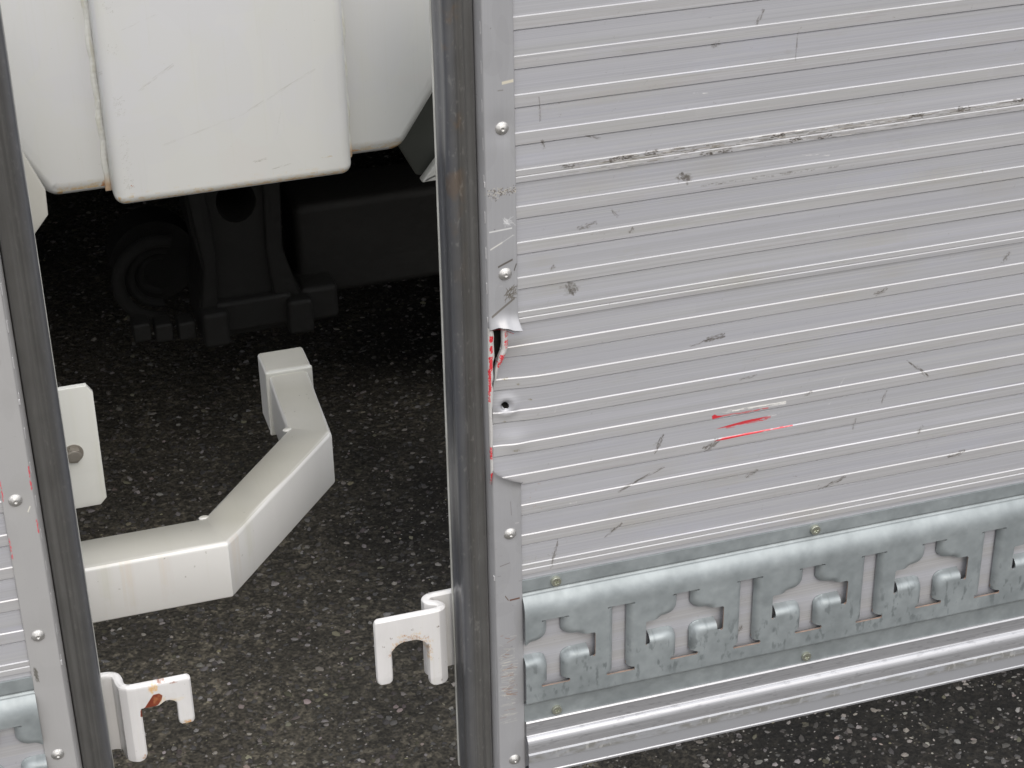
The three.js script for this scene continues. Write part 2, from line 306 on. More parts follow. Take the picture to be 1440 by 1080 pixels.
function trimCanvas(seed, marks) {                     // 0.05 m wide strip, 0.82 m tall
  return metreCanvas(-0.035, 0.49, 0.015, 1.31, 256, 2048, (g, X, Y, S, w, h) => {
    const r = rng(seed), Sy = h / 0.82; g.fillStyle = 'rgb(160,160,162)'; g.fillRect(0, 0, w, h);
    for (let i = 0; i < 900; i++) { g.globalAlpha = 0.035; g.fillStyle = r() < 0.5 ? 'rgb(120,120,124)' : 'rgb(205,205,206)'; g.fillRect(r() * w, r() * h, 0.6 + 1.5 * r(), 40 + 500 * r()); }
    for (let i = 0; i < 60; i++) { g.globalAlpha = 0.05; g.fillStyle = r() < 0.5 ? 'rgb(110,108,100)' : 'rgb(200,200,200)'; g.beginPath(); g.ellipse(r() * w, r() * h, 20 + 60 * r(), 10 + 60 * r(), 0, 0, 6.3); g.fill(); }
    for (let i = 0; i < 60; i++) { g.globalAlpha = 0.35 * r(); g.fillStyle = r() < 0.6 ? 'rgb(80,76,70)' : 'rgb(225,224,220)'; g.fillRect(r() * w, r() * h, 2 + 16 * r(), 1 + 2 * r()); }
    g.globalAlpha = 1;
    const line = (x0, y0, x1, y1, col, a, lw) => { g.strokeStyle = col; g.globalAlpha = a; g.lineWidth = lw; g.beginPath(); g.moveTo(X(x0), Y(y0)); g.lineTo(X(x1), Y(y1)); g.stroke(); g.globalAlpha = 1; };
    if (marks) marks(g, X, Y, line, r, w, h);
  });
}
const trimTex = trimCanvas(8, (g, X, Y, line, r, w) => {
  for (let i = 0; i < 160; i++) { const y = 1.074 + 0.004 * (r() + r() - 1) + (r() < 0.3 ? -0.006 * r() : 0); const x = -0.0235 + 0.023 * r() * (y < 1.07 ? 0.4 : 1); line(x, y, x + 0.0016 * r(), y + 0.001 * (r() - 0.5), r() < 0.6 ? 'rgb(78,70,60)' : 'rgb(206,198,180)', 0.6, 1.6); }
  for (let i = 0; i < 26; i++) line(-0.012 + 0.01 * r(), 1.046 + 0.006 * r(), -0.011 + 0.01 * r(), 1.043 + 0.006 * r(), 'rgb(225,225,225)', 0.4, 1.5);
  line(-0.0225, 1.041, -0.004, 1.042, 'rgb(226,226,224)', 0.8, 3); line(-0.022, 1.026, -0.012, 1.031, 'rgb(226,224,216)', 0.8, 3); line(-0.012, 1.031, -0.003, 1.036, 'rgb(220,220,216)', 0.5, 2);
  line(-0.010, 1.1615, -0.001, 1.1625, 'rgb(214,206,186)', 0.9, 6); line(-0.0135, 1.156, -0.009, 1.156, 'rgb(90,84,76)', 0.4, 2);
  line(-0.016, 1.010, -0.004, 1.015, 'rgb(74,68,60)', 0.7, 4); line(-0.003, 1.005, -0.001, 1.011, 'rgb(70,66,60)', 0.7, 4);
  line(-0.022, 0.967, -0.003, 0.981, 'rgb(88,82,72)', 0.6, 5); for (let i = 0; i < 24; i++) line(-0.012 + 0.01 * r(), 0.978 + 0.012 * r(), -0.010 + 0.01 * r(), 0.981 + 0.012 * r(), 'rgb(84,78,68)', 0.45, 2);
  line(-0.016, 0.6955, -0.013, 0.690, 'rgb(92,76,60)', 0.8, 3); line(-0.012, 0.690, -0.003, 0.6905, 'rgb(96,62,50)', 0.8, 4); line(-0.0095, 0.791, -0.009, 0.777, 'rgb(90,86,80)', 0.5, 2); line(-0.02, 0.727, -0.011, 0.729, 'rgb(80,72,64)', 0.4, 2);
  for (let i = 0; i < 150; i++) { const y = 0.55 + 0.075 * (r() + r()) / 1.4; line(-0.0235 + 0.018 * r(), y, -0.0233 + 0.018 * r(), y - 0.003 * r(), r() < 0.7 ? 'rgb(214,210,196)' : 'rgb(140,96,72)', 0.5 * r(), 1.8); }
});
const trimTexLeft = trimCanvas(19, (g, X, Y, line, r) => {
  g.fillStyle = 'rgb(172,171,166)'; g.globalAlpha = 0.5; g.fillRect(0, 0, 256, 2048); g.globalAlpha = 1;
  for (const [x, a, b] of [[-0.0238, 0.893, 0.902], [-0.0236, 0.882, 0.889], [-0.0236, 0.84, 0.853], [-0.0015, 0.876, 0.894], [-0.001, 0.822, 0.84]]) for (let i = 0; i < 26; i++) { const y = a + (b - a) * r(); line(x + 0.0012 * (r() - 0.5), y, x + 0.0012 * (r() - 0.5), y + 0.003 * r(), 'rgb(216,74,84)', 0.5, 2.4); }
  line(-0.018, 0.863, -0.0205, 0.868, 'rgb(224,220,206)', 0.8, 4); for (let i = 0; i < 30; i++) line(-0.003 - 0.003 * r(), 0.70 + 0.016 * r(), -0.002 - 0.003 * r(), 0.702 + 0.016 * r(), 'rgb(100,98,92)', 0.5, 3);
});
M.trim = new THREE.MeshPhysicalMaterial({ map: trimTex, metalness: 0.25, roughness: 0.42, bumpMap: tex(mottle, 6, 1.2), bumpScale: 0.0006 });
M.trimLeft = new THREE.MeshPhysicalMaterial({ map: trimTexLeft, metalness: 0.2, roughness: 0.45, bumpMap: tex(mottle, 6, 1.2), bumpScale: 0.0005 });
M.rivet = new THREE.MeshStandardMaterial({ color: new THREE.Color(0.5, 0.49, 0.47), metalness: 0.75, roughness: 0.32, bumpMap: tex(mottle, 30, 30), bumpScale: 0.0002 });
M.screw = new THREE.MeshStandardMaterial({ color: new THREE.Color(0.5, 0.51, 0.42), metalness: 0.8, roughness: 0.3, bumpMap: tex(mottle, 40, 40), bumpScale: 0.0002 });
M.extrusion = new THREE.MeshPhysicalMaterial({ map: tex(dataTex(512, 512, (u, v) => { const s = 164 + 40 * (fbm(u, v, 3, 90, 3, 3) - 0.5) - 16 * sstep(0.6, 0.8, fbm(u, v, 40, 26, 4, 9)); return [s, s, s + 2]; }), 1 / 0.3, 1 / 0.06), metalness: 0.45, roughness: 0.33, bumpMap: brushedBump, bumpScale: 0.0001 });
M.extrusionDirty = new THREE.MeshPhysicalMaterial({ map: tex(dataTex(1024, 256, (u, v) => { const k = sstep(0.3, 0.8, fbm(u, v, 50, 14, 5, 23)) * sstep(0.12, 0.05, Math.abs(v - 0.335)), q = sstep(0.6, 0.75, fbm(u, v, 160, 6, 3, 29)); const s = mix(158, 134, k) + 40 * q * k; return [s - 3, s - 2 - 2 * k, s + 1 - 9 * k]; }), 1 / 0.5, 1 / 0.05), metalness: 0.25, roughness: 0.45 });
{ // black rubber, uv = (metres across the section, metres up)
  const T = (seed, rusty) => dataTex(128, 2048, (u, v) => {
    const s = 76 + 24 * (fbm(u, v, 20, 3, 3, seed) - 0.5) + 12 * (fbm(u, v, 5, 40, 4, seed + 3) - 0.5);
    const k = rusty * sstep(0.52, 0.72, fbm(u, v, 3, 34, 4, seed + 9)) * sstep(0.3, 0.42, u) * sstep(0.75, 0.6, u) * sstep(0.55, 0.95, v);
    const p = sstep(0.7, 0.8, fbm(u, v, 30, 160, 3, seed + 13)) * (u > 0.3 ? 1 : 0.4) * (rusty ? 1 : 0.4);
    const c = 5 * sstep(0.35, 0.6, u) * (0.5 + fbm(u, v, 2, 9, 2, 3)); return [mix(mix(s + 1, 108, k), 150, p * 0.25), mix(mix(s + c * 0.4, 84, k), 148, p * 0.25), mix(mix(s - 2 + c * 1.5, 62, k), 142, p * 0.25)];
  });
  const mk = (t, o) => new THREE.MeshPhysicalMaterial({ map: (() => { const q = tex(t, 1 / 0.07, 1 / 0.84); q.offset.set(0, -0.49 / 0.84); return q; })(), roughness: 0.3, metalness: 0, specularIntensity: 1, bumpMap: tex(mottle, 8, 1), bumpScale: 0.00025, ...o });
  M.rubber = mk(T(51, 1)); M.rubberLeft = mk(T(81, 0));
}
// galvanised steel: spangle, white bloom and dark streaks
const galvTex = dataTex(1024, 512, (u, v) => {
  const a = fbm(u, v, 14, 7, 5, 61), b = fbm(u, v, 60, 30, 3, 67), y = v * 0.25 + 0.48;
  let s = 147 + 30 * (a - 0.5) + 22 * (b - 0.5);
  const drip = sstep(0.58, 0.74, fbm(u, v, 130, 26, 4, 71)) * sstep(0.645, 0.60, y) * sstep(0.575, 0.59, y);
  s = mix(s, 96, drip * 0.5);
  return [s - 6, s, s + 1];
});
const galvMap = tex(galvTex, 1 / 0.5, 1 / 0.25); galvMap.offset.set(0, -0.48 / 0.25);
M.galv = new THREE.MeshPhysicalMaterial({ map: galvMap, metalness: 0.32, roughness: 0.48, bumpMap: tex(mottle, 10, 10), bumpScale: 0.0003 });
M.cutEdge = new THREE.MeshStandardMaterial({ map: tex(dataTex(256, 256, (u, v) => { const k = fbm(u, v, 12, 12, 4, 91); return [mix(110, 178, k), mix(108, 146, k), mix(104, 128, k)]; }), 8, 8), metalness: 0.3, roughness: 0.6 });
M.whiteSkin = new THREE.MeshStandardMaterial({ map: tex(dataTex(256, 256, (u, v) => { const s = 168 + 60 * (fbm(u, v, 4, 20, 4, 93) - 0.5); return [s, s, s - 6]; }), 4, 2), roughness: 0.45 });
M.core = new THREE.MeshStandardMaterial({ map: tex(dataTex(128, 128, (u, v) => { const s = 24 + 22 * fbm(u, v, 8, 8, 4, 95); return [s, s - 2, s - 5]; }), 5, 5), roughness: 0.9 });
M.scraped = new THREE.MeshStandardMaterial({ map: metreCanvas(-0.035, 0.80, 0.005, 0.97, 512, 2048, (g, X, Y, S, w, h) => {
  const r = rng(13); g.fillStyle = 'rgb(192,190,187)'; g.fillRect(0, 0, w, h);
  for (let i = 0; i < 2600; i++) { g.globalAlpha = 0.3 * r(); g.fillStyle = r() < 0.55 ? 'rgb(110,104,98)' : 'rgb(244,244,242)'; g.fillRect(r() * w, r() * h, 1 + 6 * r(), 2 + 16 * r()); }
  const dab = (x0, x1, a, b, n) => { for (let i = 0; i < n * 2.4; i++) { g.globalAlpha = 0.5 + 0.45 * r(); g.fillStyle = r() < 0.5 ? 'rgb(203,30,44)' : 'rgb(216,58,66)'; g.beginPath(); g.ellipse(X(mix(x0, x1, r())), Y(mix(a, b, r())), 1.2 + 4 * r(), 3 + 9 * r(), 0, 0, 6.3); g.fill(); } };
  dab(-0.0245, -0.0215, 0.9445, 0.9505, 40); dab(-0.0245, -0.0222, 0.935, 0.9415, 34); dab(-0.0252, -0.0225, 0.9195, 0.9315, 70); dab(-0.0258, -0.0240, 0.900, 0.9195, 70); dab(-0.0262, -0.0250, 0.89, 0.90, 14); dab(-0.0260, -0.0245, 0.836, 0.848, 26); dab(-0.026, -0.022, 0.811, 0.8225, 120);
  dab(-0.0125, -0.0075, 0.938, 0.945, 26); dab(-0.0165, -0.010, 0.9255, 0.932, 70); dab(-0.018, -0.014, 0.919, 0.926, 30); dab(-0.0125, -0.008, 0.947, 0.9525, 10);
}), metalness: 0.15, roughness: 0.45, bumpMap: tex(mottle, 60, 30), bumpScale: 0.0006 });
M.redPaint = new THREE.MeshStandardMaterial({ map: tex(dataTex(64, 64, (u, v) => { const k = fbm(u, v, 8, 8, 3, 7); return [mix(170, 222, k), mix(24, 58, k), mix(36, 66, k)]; }), 30, 30), roughness: 0.5 });

// white paint with grime, rust and scuffs; rectangle in metres
function paintTex(x0, y0, x1, y1, w, h, base, marks, seed, at = [x0, y0, x1, y1]) {
  const t = metreCanvas(x0, y0, x1, y1, w, h, (g, X, Y, S) => {
    const r = rng(seed); g.fillStyle = base; g.fillRect(0, 0, w, h);
    for (let i = 0; i < 170; i++) { g.globalAlpha = 0.010; g.fillStyle = r() < 0.5 ? 'rgb(140,138,122)' : 'rgb(246,246,250)'; g.beginPath(); g.ellipse(r() * w, r() * h, (0.02 + 0.1 * r()) * w, (0.02 + 0.25 * r()) * h, 0, 0, 6.3); g.fill(); }
    for (let i = 0; i < 150; i++) { g.globalAlpha = 0.022; g.fillStyle = 'rgb(150,142,116)'; g.fillRect(r() * w, r() * h, 1 + 5 * r(), h * (0.03 + 0.25 * r())); }
    for (let i = 0; i < 160; i++) { g.globalAlpha = 0.3 * r(); g.fillStyle = 'rgb(100,96,84)'; g.beginPath(); g.arc(r() * w, r() * h, 0.6 + 1.2 * r(), 0, 6.3); g.fill(); }
    g.globalAlpha = 1; marks(g, X, Y, S, r);
  });
  t.repeat.set(1 / (at[2] - at[0]), 1 / (at[3] - at[1])); t.offset.set(-at[0] / (at[2] - at[0]), -at[1] / (at[3] - at[1])); return t;
}
const rustLine = (g, X, Y, S, x0, x1, y, hgt, a, r) => { for (let i = 0; i < 360; i++) { const x = x0 + (x1 - x0) * r(), q = r() * r(); g.globalAlpha = a * (1 - q) * r(); g.fillStyle = r() < 0.6 ? 'rgb(176,128,66)' : 'rgb(200,180,140)'; g.fillRect(X(x), Y(y + hgt * q), S * 0.006 * r(), Math.max(1, S * hgt * 0.2 * r())); } g.globalAlpha = 1; };
M.housing = new THREE.MeshPhysicalMaterial({ map: paintTex(-0.42, 0.86, 0.12, 1.4, 2048, 2048, 'rgb(192,191,187)', (g, X, Y, S, r) => {
  for (const [a, b, y] of [[-0.262, -0.035, 0.9000], [-0.315, -0.262, 0.9050], [-0.03, 0.03, 0.9050]]) { rustLine(g, X, Y, S, a, b, y, 0.006, 1, r); rustLine(g, X, Y, S, a, b, y, 0.004, 1, r); rustLine(g, X, Y, S, a, b, y, 0.016, 0.35, r); }
  blotch(g, X, Y, S, -0.2675, 0.908, 0.006, 'rgb(160,92,40)', 0.5, 60, r, 1, 1); blotch(g, X, Y, S, -0.021, 0.908, 0.005, 'rgb(176,104,48)', 0.5, 50, r, 1.4, 0.8); blotch(g, X, Y, S, -0.285, 0.907, 0.014, 'rgb(196,158,98)', 0.12, 60, r, 1.5, 0.5);
  const sc = (x0, y0, x1, y1, w, a, n) => scrape(g, X, Y, S, x0, y0, x1, y1, w, 'rgb(120,116,104)', a, n, r);
  sc(-0.235, 1.010, -0.195, 1.034, 0.0018, 0.13, 40); sc(-0.215, 0.955, -0.135, 0.976, 0.0012, 0.10, 40); sc(-0.135, 0.976, -0.062, 1.012, 0.0014, 0.13, 50); sc(-0.13, 0.925, -0.115, 0.9275, 0.0014, 0.5, 20); sc(-0.112, 0.9155, -0.092, 0.919, 0.001, 0.4, 18); sc(-0.105, 0.944, -0.097, 0.975, 0.0008, 0.2, 16); sc(-0.24, 1.073, -0.205, 1.085, 0.0008, 0.2, 16);
  for (const [a, b, n] of [[1.09, 1.1, 14], [1.05, 1.06, 10], [0.99, 1.01, 40], [0.935, 0.97, 34], [0.915, 0.93, 34]]) for (let i = 0; i < n; i++) { const y = a + (b - a) * r(), x = -0.2545 + 0.009 * r(); sc(x, y, x + 0.002, y + 0.003 * r(), 0.0007, 0.6, 4); }
  blotch(g, X, Y, S, -0.246, 0.918, 0.002, 'rgb(150,70,36)', 0.7, 10, r); blotch(g, X, Y, S, -0.055, 0.921, 0.004, 'rgb(160,128,72)', 0.6, 12, r, 1.6, 0.25);
}, 5, [-0.4188, 0.9702, 0.052, 1.4411]), roughness: 0.38, clearcoat: 0.15, clearcoatRoughness: 0.35 });
M.weld = new THREE.MeshStandardMaterial({ map: tex(dataTex(128, 512, (u, v) => { const k = sstep(0.45, 0.75, fbm(u, v, 4, 30, 4, 41)), q = 0.7 * sstep(0.955, 1, 1 - v) * (0.4 + 0.9 * fbm(u, v, 4, 60, 3, 44)); return [mix(mix(198, 186, k), 150, q), mix(mix(198, 184, k), 104, q), mix(mix(192, 172, k), 60, q)]; }), 1, 1), roughness: 0.5 });
M.tube = new THREE.MeshPhysicalMaterial({ map: paintTex(-0.8, 0.38, 0.1, 0.98, 1536, 1024, 'rgb(226,225,222)', (g, X, Y, S, r) => {
  for (const [x, a] of [[-0.30, 0.016], [-0.26, 0.018], [-0.325, 0.012]]) { g.globalAlpha = a; g.fillStyle = 'rgb(160,132,60)'; for (let i = 0; i < 12; i++) g.fillRect(X(x - 0.008 + 0.012 * r()), Y(0.50), S * 0.008 * r(), S * (0.03 + 0.05 * r())); }
  rustLine(g, X, Y, S, -0.36, -0.19, 0.419, 0.003, 0.4, r);
  for (let i = 0; i < 16; i++) blotch(g, X, Y, S, -0.36 + 0.33 * r(), 0.42 + 0.075 * r(), 0.0012, 'rgb(90,84,70)', 0.6, 5, r);
}, 6, [-0.7675, 0.4919, 0.0573, 1.0418]), roughness: 0.4, clearcoat: 0.1, vertexColors: true });
M.plate = new THREE.MeshPhysicalMaterial({ map: paintTex(-0.8, 0.6, 0.1, 1.05, 512, 512, 'rgb(206,206,200)', () => {}, 7), roughness: 0.45 });
const hookPaint = (x0, y0, x1, y1, marks, seed) => new THREE.MeshPhysicalMaterial({ map: paintTex(x0, y0, x1, y1, 512, 512, 'rgb(204,202,200)', marks, seed), roughness: 0.34, clearcoat: 0.25, clearcoatRoughness: 0.3 });
M.hookRight = hookPaint(-0.15, 0.56, -0.03, 0.72, (g, X, Y, S, r) => {
  for (let i = 0; i < 90; i++) { const a = Math.PI * (-0.15 + 1.1 * r()), R = 0.0165 + 0.010 * r() * r(); blotch(g, X, Y, S, -0.0983 + Math.cos(a) * R, 0.6395 + Math.sin(a) * R * 1.05, 0.0022, r() < 0.7 ? 'rgb(196,160,112)' : 'rgb(150,92,50)', 0.45, 8, r); }
  for (const [x, y] of [[-0.095, 0.6675], [-0.121, 0.655], [-0.114, 0.662], [-0.113, 0.63], [-0.0705, 0.6065], [-0.07, 0.5975], [-0.068, 0.591], [-0.113, 0.598], [-0.0725, 0.665]]) blotch(g, X, Y, S, x, y, 0.0015, 'rgb(70,54,42)', 0.8, 8, r);
}, 14);
M.hookLeft = hookPaint(-0.37, 0.55, -0.25, 0.71, (g, X, Y, S, r) => {
  g.fillStyle = 'rgb(112,44,26)'; g.globalAlpha = 0.95; g.beginPath(); const P = [[-0.3318, 0.6325], [-0.3311, 0.6376], [-0.327, 0.6412], [-0.3231, 0.6468], [-0.3191, 0.6524], [-0.3142, 0.6527], [-0.3116, 0.65], [-0.3127, 0.6455], [-0.3161, 0.641], [-0.322, 0.6385], [-0.3257, 0.635], [-0.3279, 0.6305], [-0.330, 0.630]]; P.forEach(([x, y], i) => i ? g.lineTo(X(x), Y(y)) : g.moveTo(X(x), Y(y))); g.closePath(); g.fill(); g.globalAlpha = 1;
  blotch(g, X, Y, S, -0.3185, 0.6585, 0.0055, 'rgb(206,138,52)', 0.22, 70, r, 0.9, 1.0); blotch(g, X, Y, S, -0.3155, 0.646, 0.007, 'rgb(208,168,110)', 0.14, 60, r, 1, 1); blotch(g, X, Y, S, -0.301, 0.6425, 0.006, 'rgb(206,170,110)', 0.12, 50, r, 1.6, 0.5);
  blotch(g, X, Y, S, -0.3018, 0.6608, 0.0028, 'rgb(110,52,34)', 0.6, 18, r, 1.4, 0.5); blotch(g, X, Y, S, -0.312, 0.6635, 0.0035, 'rgb(120,60,38)', 0.5, 18, r, 1.4, 0.4); blotch(g, X, Y, S, -0.293, 0.6165, 0.0055, 'rgb(190,120,50)', 0.3, 44, r, 1.3, 0.5); blotch(g, X, Y, S, -0.333, 0.5885, 0.003, 'rgb(150,90,50)', 0.4, 14, r);
}, 15);
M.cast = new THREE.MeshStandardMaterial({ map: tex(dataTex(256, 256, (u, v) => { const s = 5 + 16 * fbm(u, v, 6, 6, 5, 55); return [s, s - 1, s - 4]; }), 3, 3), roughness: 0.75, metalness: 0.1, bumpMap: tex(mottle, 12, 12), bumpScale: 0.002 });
M.darkPaint = new THREE.MeshStandardMaterial({ map: tex(dataTex(256, 256, (u, v) => { const s = 54 + 18 * fbm(u, v, 5, 9, 4, 57); return [s - 2, s, s - 5]; }), 3, 3), roughness: 0.5 });
M.plateShade = new THREE.MeshStandardMaterial({ map: paintTex(-0.8, 0.6, 0.1, 1.15, 512, 512, 'rgb(166,164,156)', () => {}, 9), roughness: 0.5 });  // darker copy of the plate paint, holding the shade on the small bracket
M.bolt = new THREE.MeshStandardMaterial({ color: new THREE.Color(0.34, 0.31, 0.27), metalness: 0.75, roughness: 0.4, bumpMap: tex(mottle, 30, 30), bumpScale: 0.0003 });

// ---------------------------------------------------------------- the ground
{
  const A = dataTex(2048, 2048, (u, v) => {              // 1.2 m of worn asphalt: grains of aggregate in dark binder
    const f = fbm(u, v, 10, 10, 5, 101), g1 = fbm(u, v, 150, 150, 3, 107), g2 = vnoise(u * 420, v * 420, 420, 420, 113);
    const k = sstep(0.56, 0.7, g1) * (0.35 + 0.65 * vnoise(u * 75, v * 75, 75, 75, 119)), w = 0.78 + 0.5 * f;
    const s = (56 + 36 * k + 40 * (g2 - 0.45)) * w;
    return [s * 1.06, s, s * 0.88];
  });
  const B = dataTex(1024, 1024, (u, v) => { const s = 255 * clamp(0.2 + 0.9 * (fbm(u, v, 110, 110, 4, 107) - 0.2)); return [s, s, s]; }, false);
  const m = new THREE.MeshStandardMaterial({ map: tex(A, 60 / 1.2, 60 / 1.2), bumpMap: tex(B, 60 / 0.8, 60 / 0.8), bumpScale: 0.005, roughness: 0.9, vertexColors: true });
  const cx = [-30, -12, -5, ...range(-2, 3, 100), 6, 12, 30], cz = [-30, -12, -6, ...range(-3.5, 1.5, 100), 4, 12, 30], gp = [], gi = [], gu = [], gc = [];
  for (const z of cz) for (const x of cx) {                // binder coloured paler along the middle, darker to the right of it
    gp.push(x, 0, z); gu.push(x / 60 + 0.5, z / 60 + 0.5);
    const k = 0.43 + 0.57 * sstep(0.42, 0.05, x + 0.25 * (vnoise(x * 4 + 40, z * 4 + 40, 4096, 4096, 6) - 0.5) + 0.15 * (vnoise(x * 15 + 40, z * 15 + 40, 4096, 4096, 7) - 0.5)) + 0.12 * (vnoise(x * 9 + 80, z * 9 + 80, 4096, 4096, 8) - 0.5);
    const q = k * k * (x > -3 && x < 4 ? 1 : 0.8); gc.push(q, q * (0.985 + 0.015 * k), q * (1.03 - 0.05 * k));
  }
  for (let j = 0; j < cz.length - 1; j++) for (let i = 0; i < cx.length - 1; i++) { const a = j * cx.length + i, b = a + cx.length; gi.push(a, b, a + 1, a + 1, b, b + 1); }
  const g = makeGeo(gp, gi, gu); g.setAttribute('color', new THREE.Float32BufferAttribute(gc, 3));
  const o = new THREE.Mesh(g, m); o.name = 'asphalt_ground'; o.position.y = 0.10; o.receiveShadow = true;
  o.userData = { kind: 'structure', label: 'dark worn asphalt with pale stones showing through under the truck', category: 'ground' }; scene.add(o);
  // stones of the aggregate standing a little proud of the binder
  const r = rng(5), st = new THREE.IcosahedronGeometry(1, 0), q = st.attributes.position;
  for (let i = 0; i < q.count; i++) { const x = q.getX(i), y = q.getY(i), z = q.getZ(i), k = 0.72 + 0.5 * hash(Math.round(x * 50) + 500, Math.round(y * 50 + z * 130) + 900, 3); q.setXYZ(i, x * k, y * k, z * k); }
  st.deleteAttribute('uv'); const sg = st; sg.computeVertexNormals();
  const N = 90000, im = new THREE.InstancedMesh(sg, new THREE.MeshStandardMaterial({ color: 0xffffff, roughness: 0.8 }), N);
  const mt = new THREE.Matrix4(), c = new THREE.Color();
  for (let i = 0; i < N; i++) {
    const s = 0.0012 + 0.0042 * Math.pow(r(), 3), x = -0.75 + 2.15 * r(), z = -2.6 + 3.0 * r();
    mt.compose(V3(x, 0.10 + s * (-0.1 - 0.3 * r()), z), new THREE.Quaternion().setFromEuler(new THREE.Euler(0.5 * r(), 6.28 * r(), 0.5 * r())), V3(s * (0.8 + 0.5 * r()), s * (0.5 + 0.25 * r()), s * (0.8 + 0.5 * r())));
    im.setMatrixAt(i, mt); const t = Math.pow(r(), 4), b = 0.045 + 0.21 * t, h = r(); im.setColorAt(i, c.setRGB(b * (1.02 + 0.1 * r() + (h < 0.05 ? 0.16 : 0)), b, b * (0.86 + 0.14 * r() - (h > 0.92 ? 0.25 : 0))));
  }
  im.name = 'asphalt_stones'; im.castShadow = im.receiveShadow = true; im.userData = { kind: 'stuff', label: 'small pale and grey stones set in the asphalt', category: 'gravel' }; scene.add(im);
}

// ---------------------------------------------------------------- truck behind: unseen underbody, its sides and back added to darken the ground
{
  const t = thing('unseen_underbody', 'unseen underside of the truck with added sides and back to shade the asphalt', 'truck', [-0.13, 0, -1.6]);
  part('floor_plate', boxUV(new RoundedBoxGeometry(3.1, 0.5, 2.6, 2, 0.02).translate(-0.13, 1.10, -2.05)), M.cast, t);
  for (const s of [-1, 1]) part('added_side', boxUV(new RoundedBoxGeometry(0.05, 0.76, 3.1, 2, 0.01).translate(-0.13 + s * 1.42, 0.464, -1.7)), M.cast, t);
  part('added_back', boxUV(new RoundedBoxGeometry(2.76, 0.74, 0.05, 2, 0.01).translate(-0.13, 0.464, -3.2)), M.cast, t);
}
{ // white welded housing: eight-sided body and a proud centre box
  const t = thing('steel_housing', 'white painted welded steel housing with rusty lower edges hanging above the dark coupling', 'steel housing', [-0.1747, 1.0051, -0.3508]);
  const body = rounded([[-0.3334, 1.0051], [-0.0278, 1.0051], [0.0564, 1.1315], [0.0564, 1.4411], [-0.4276, 1.4411], [-0.4276, 1.1681]], [0.011, 0.011, 0.045, 0.02, 0.02, 0.045]);
  part('housing_body', extrude(body, 0.35, 0.016, -0.5962, 5), M.housing, t);
  const cb = new RoundedBoxGeometry(0.2036, 0.45, 0.052, 6, 0.0095); cb.translate(-0.1804, 1.0025 + 0.225, -0.246);
  part('centre_box', boxUV(cb), M.housing, t);
  for (const [x, y1] of [[-0.2841, 1.42], [-0.0766, 1.42]]) {   // weld beads with their ripples
    const pos = [], idx = [], uv = [], n = 420, m = 10;
    for (let j = 0; j <= n; j++) { const y = 1.0077 + (y1 - 1.0077) * j / n, s = (j / n) * 90, rad = 0.0028 * (0.9 + 0.06 * Math.abs(Math.sin(s * Math.PI)) + 0.2 * vnoise(s * 0.7, 1, 512, 4, 9));
      for (let i = 0; i <= m; i++) { const a = Math.PI * i / m; pos.push(x - Math.cos(a) * rad * 1.15 + 0.0006 * Math.sin(s * 0.8), y + 0.0012 * Math.sin(a), -0.247 + Math.sin(a) * rad); uv.push(i / m, j / n); } }
    for (let j = 0; j < n; j++) for (let i = 0; i < m; i++) { const a = j * (m + 1) + i; idx.push(a, a + 1, a + m + 1, a + 1, a + m + 2, a + m + 1); }
    part('weld_bead', makeGeo(pos, idx, uv), M.weld, t);
  }
}
function topShadeDust(g) {                     // shade on upward faces painted in as a darker, dust-yellow tint
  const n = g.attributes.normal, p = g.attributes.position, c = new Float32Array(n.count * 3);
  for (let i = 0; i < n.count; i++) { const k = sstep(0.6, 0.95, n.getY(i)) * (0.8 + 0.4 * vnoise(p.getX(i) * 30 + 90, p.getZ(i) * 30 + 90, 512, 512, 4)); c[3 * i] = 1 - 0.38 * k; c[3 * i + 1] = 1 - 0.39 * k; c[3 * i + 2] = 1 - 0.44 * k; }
  g.setAttribute('color', new THREE.BufferAttribute(c, 3)); return g;
}
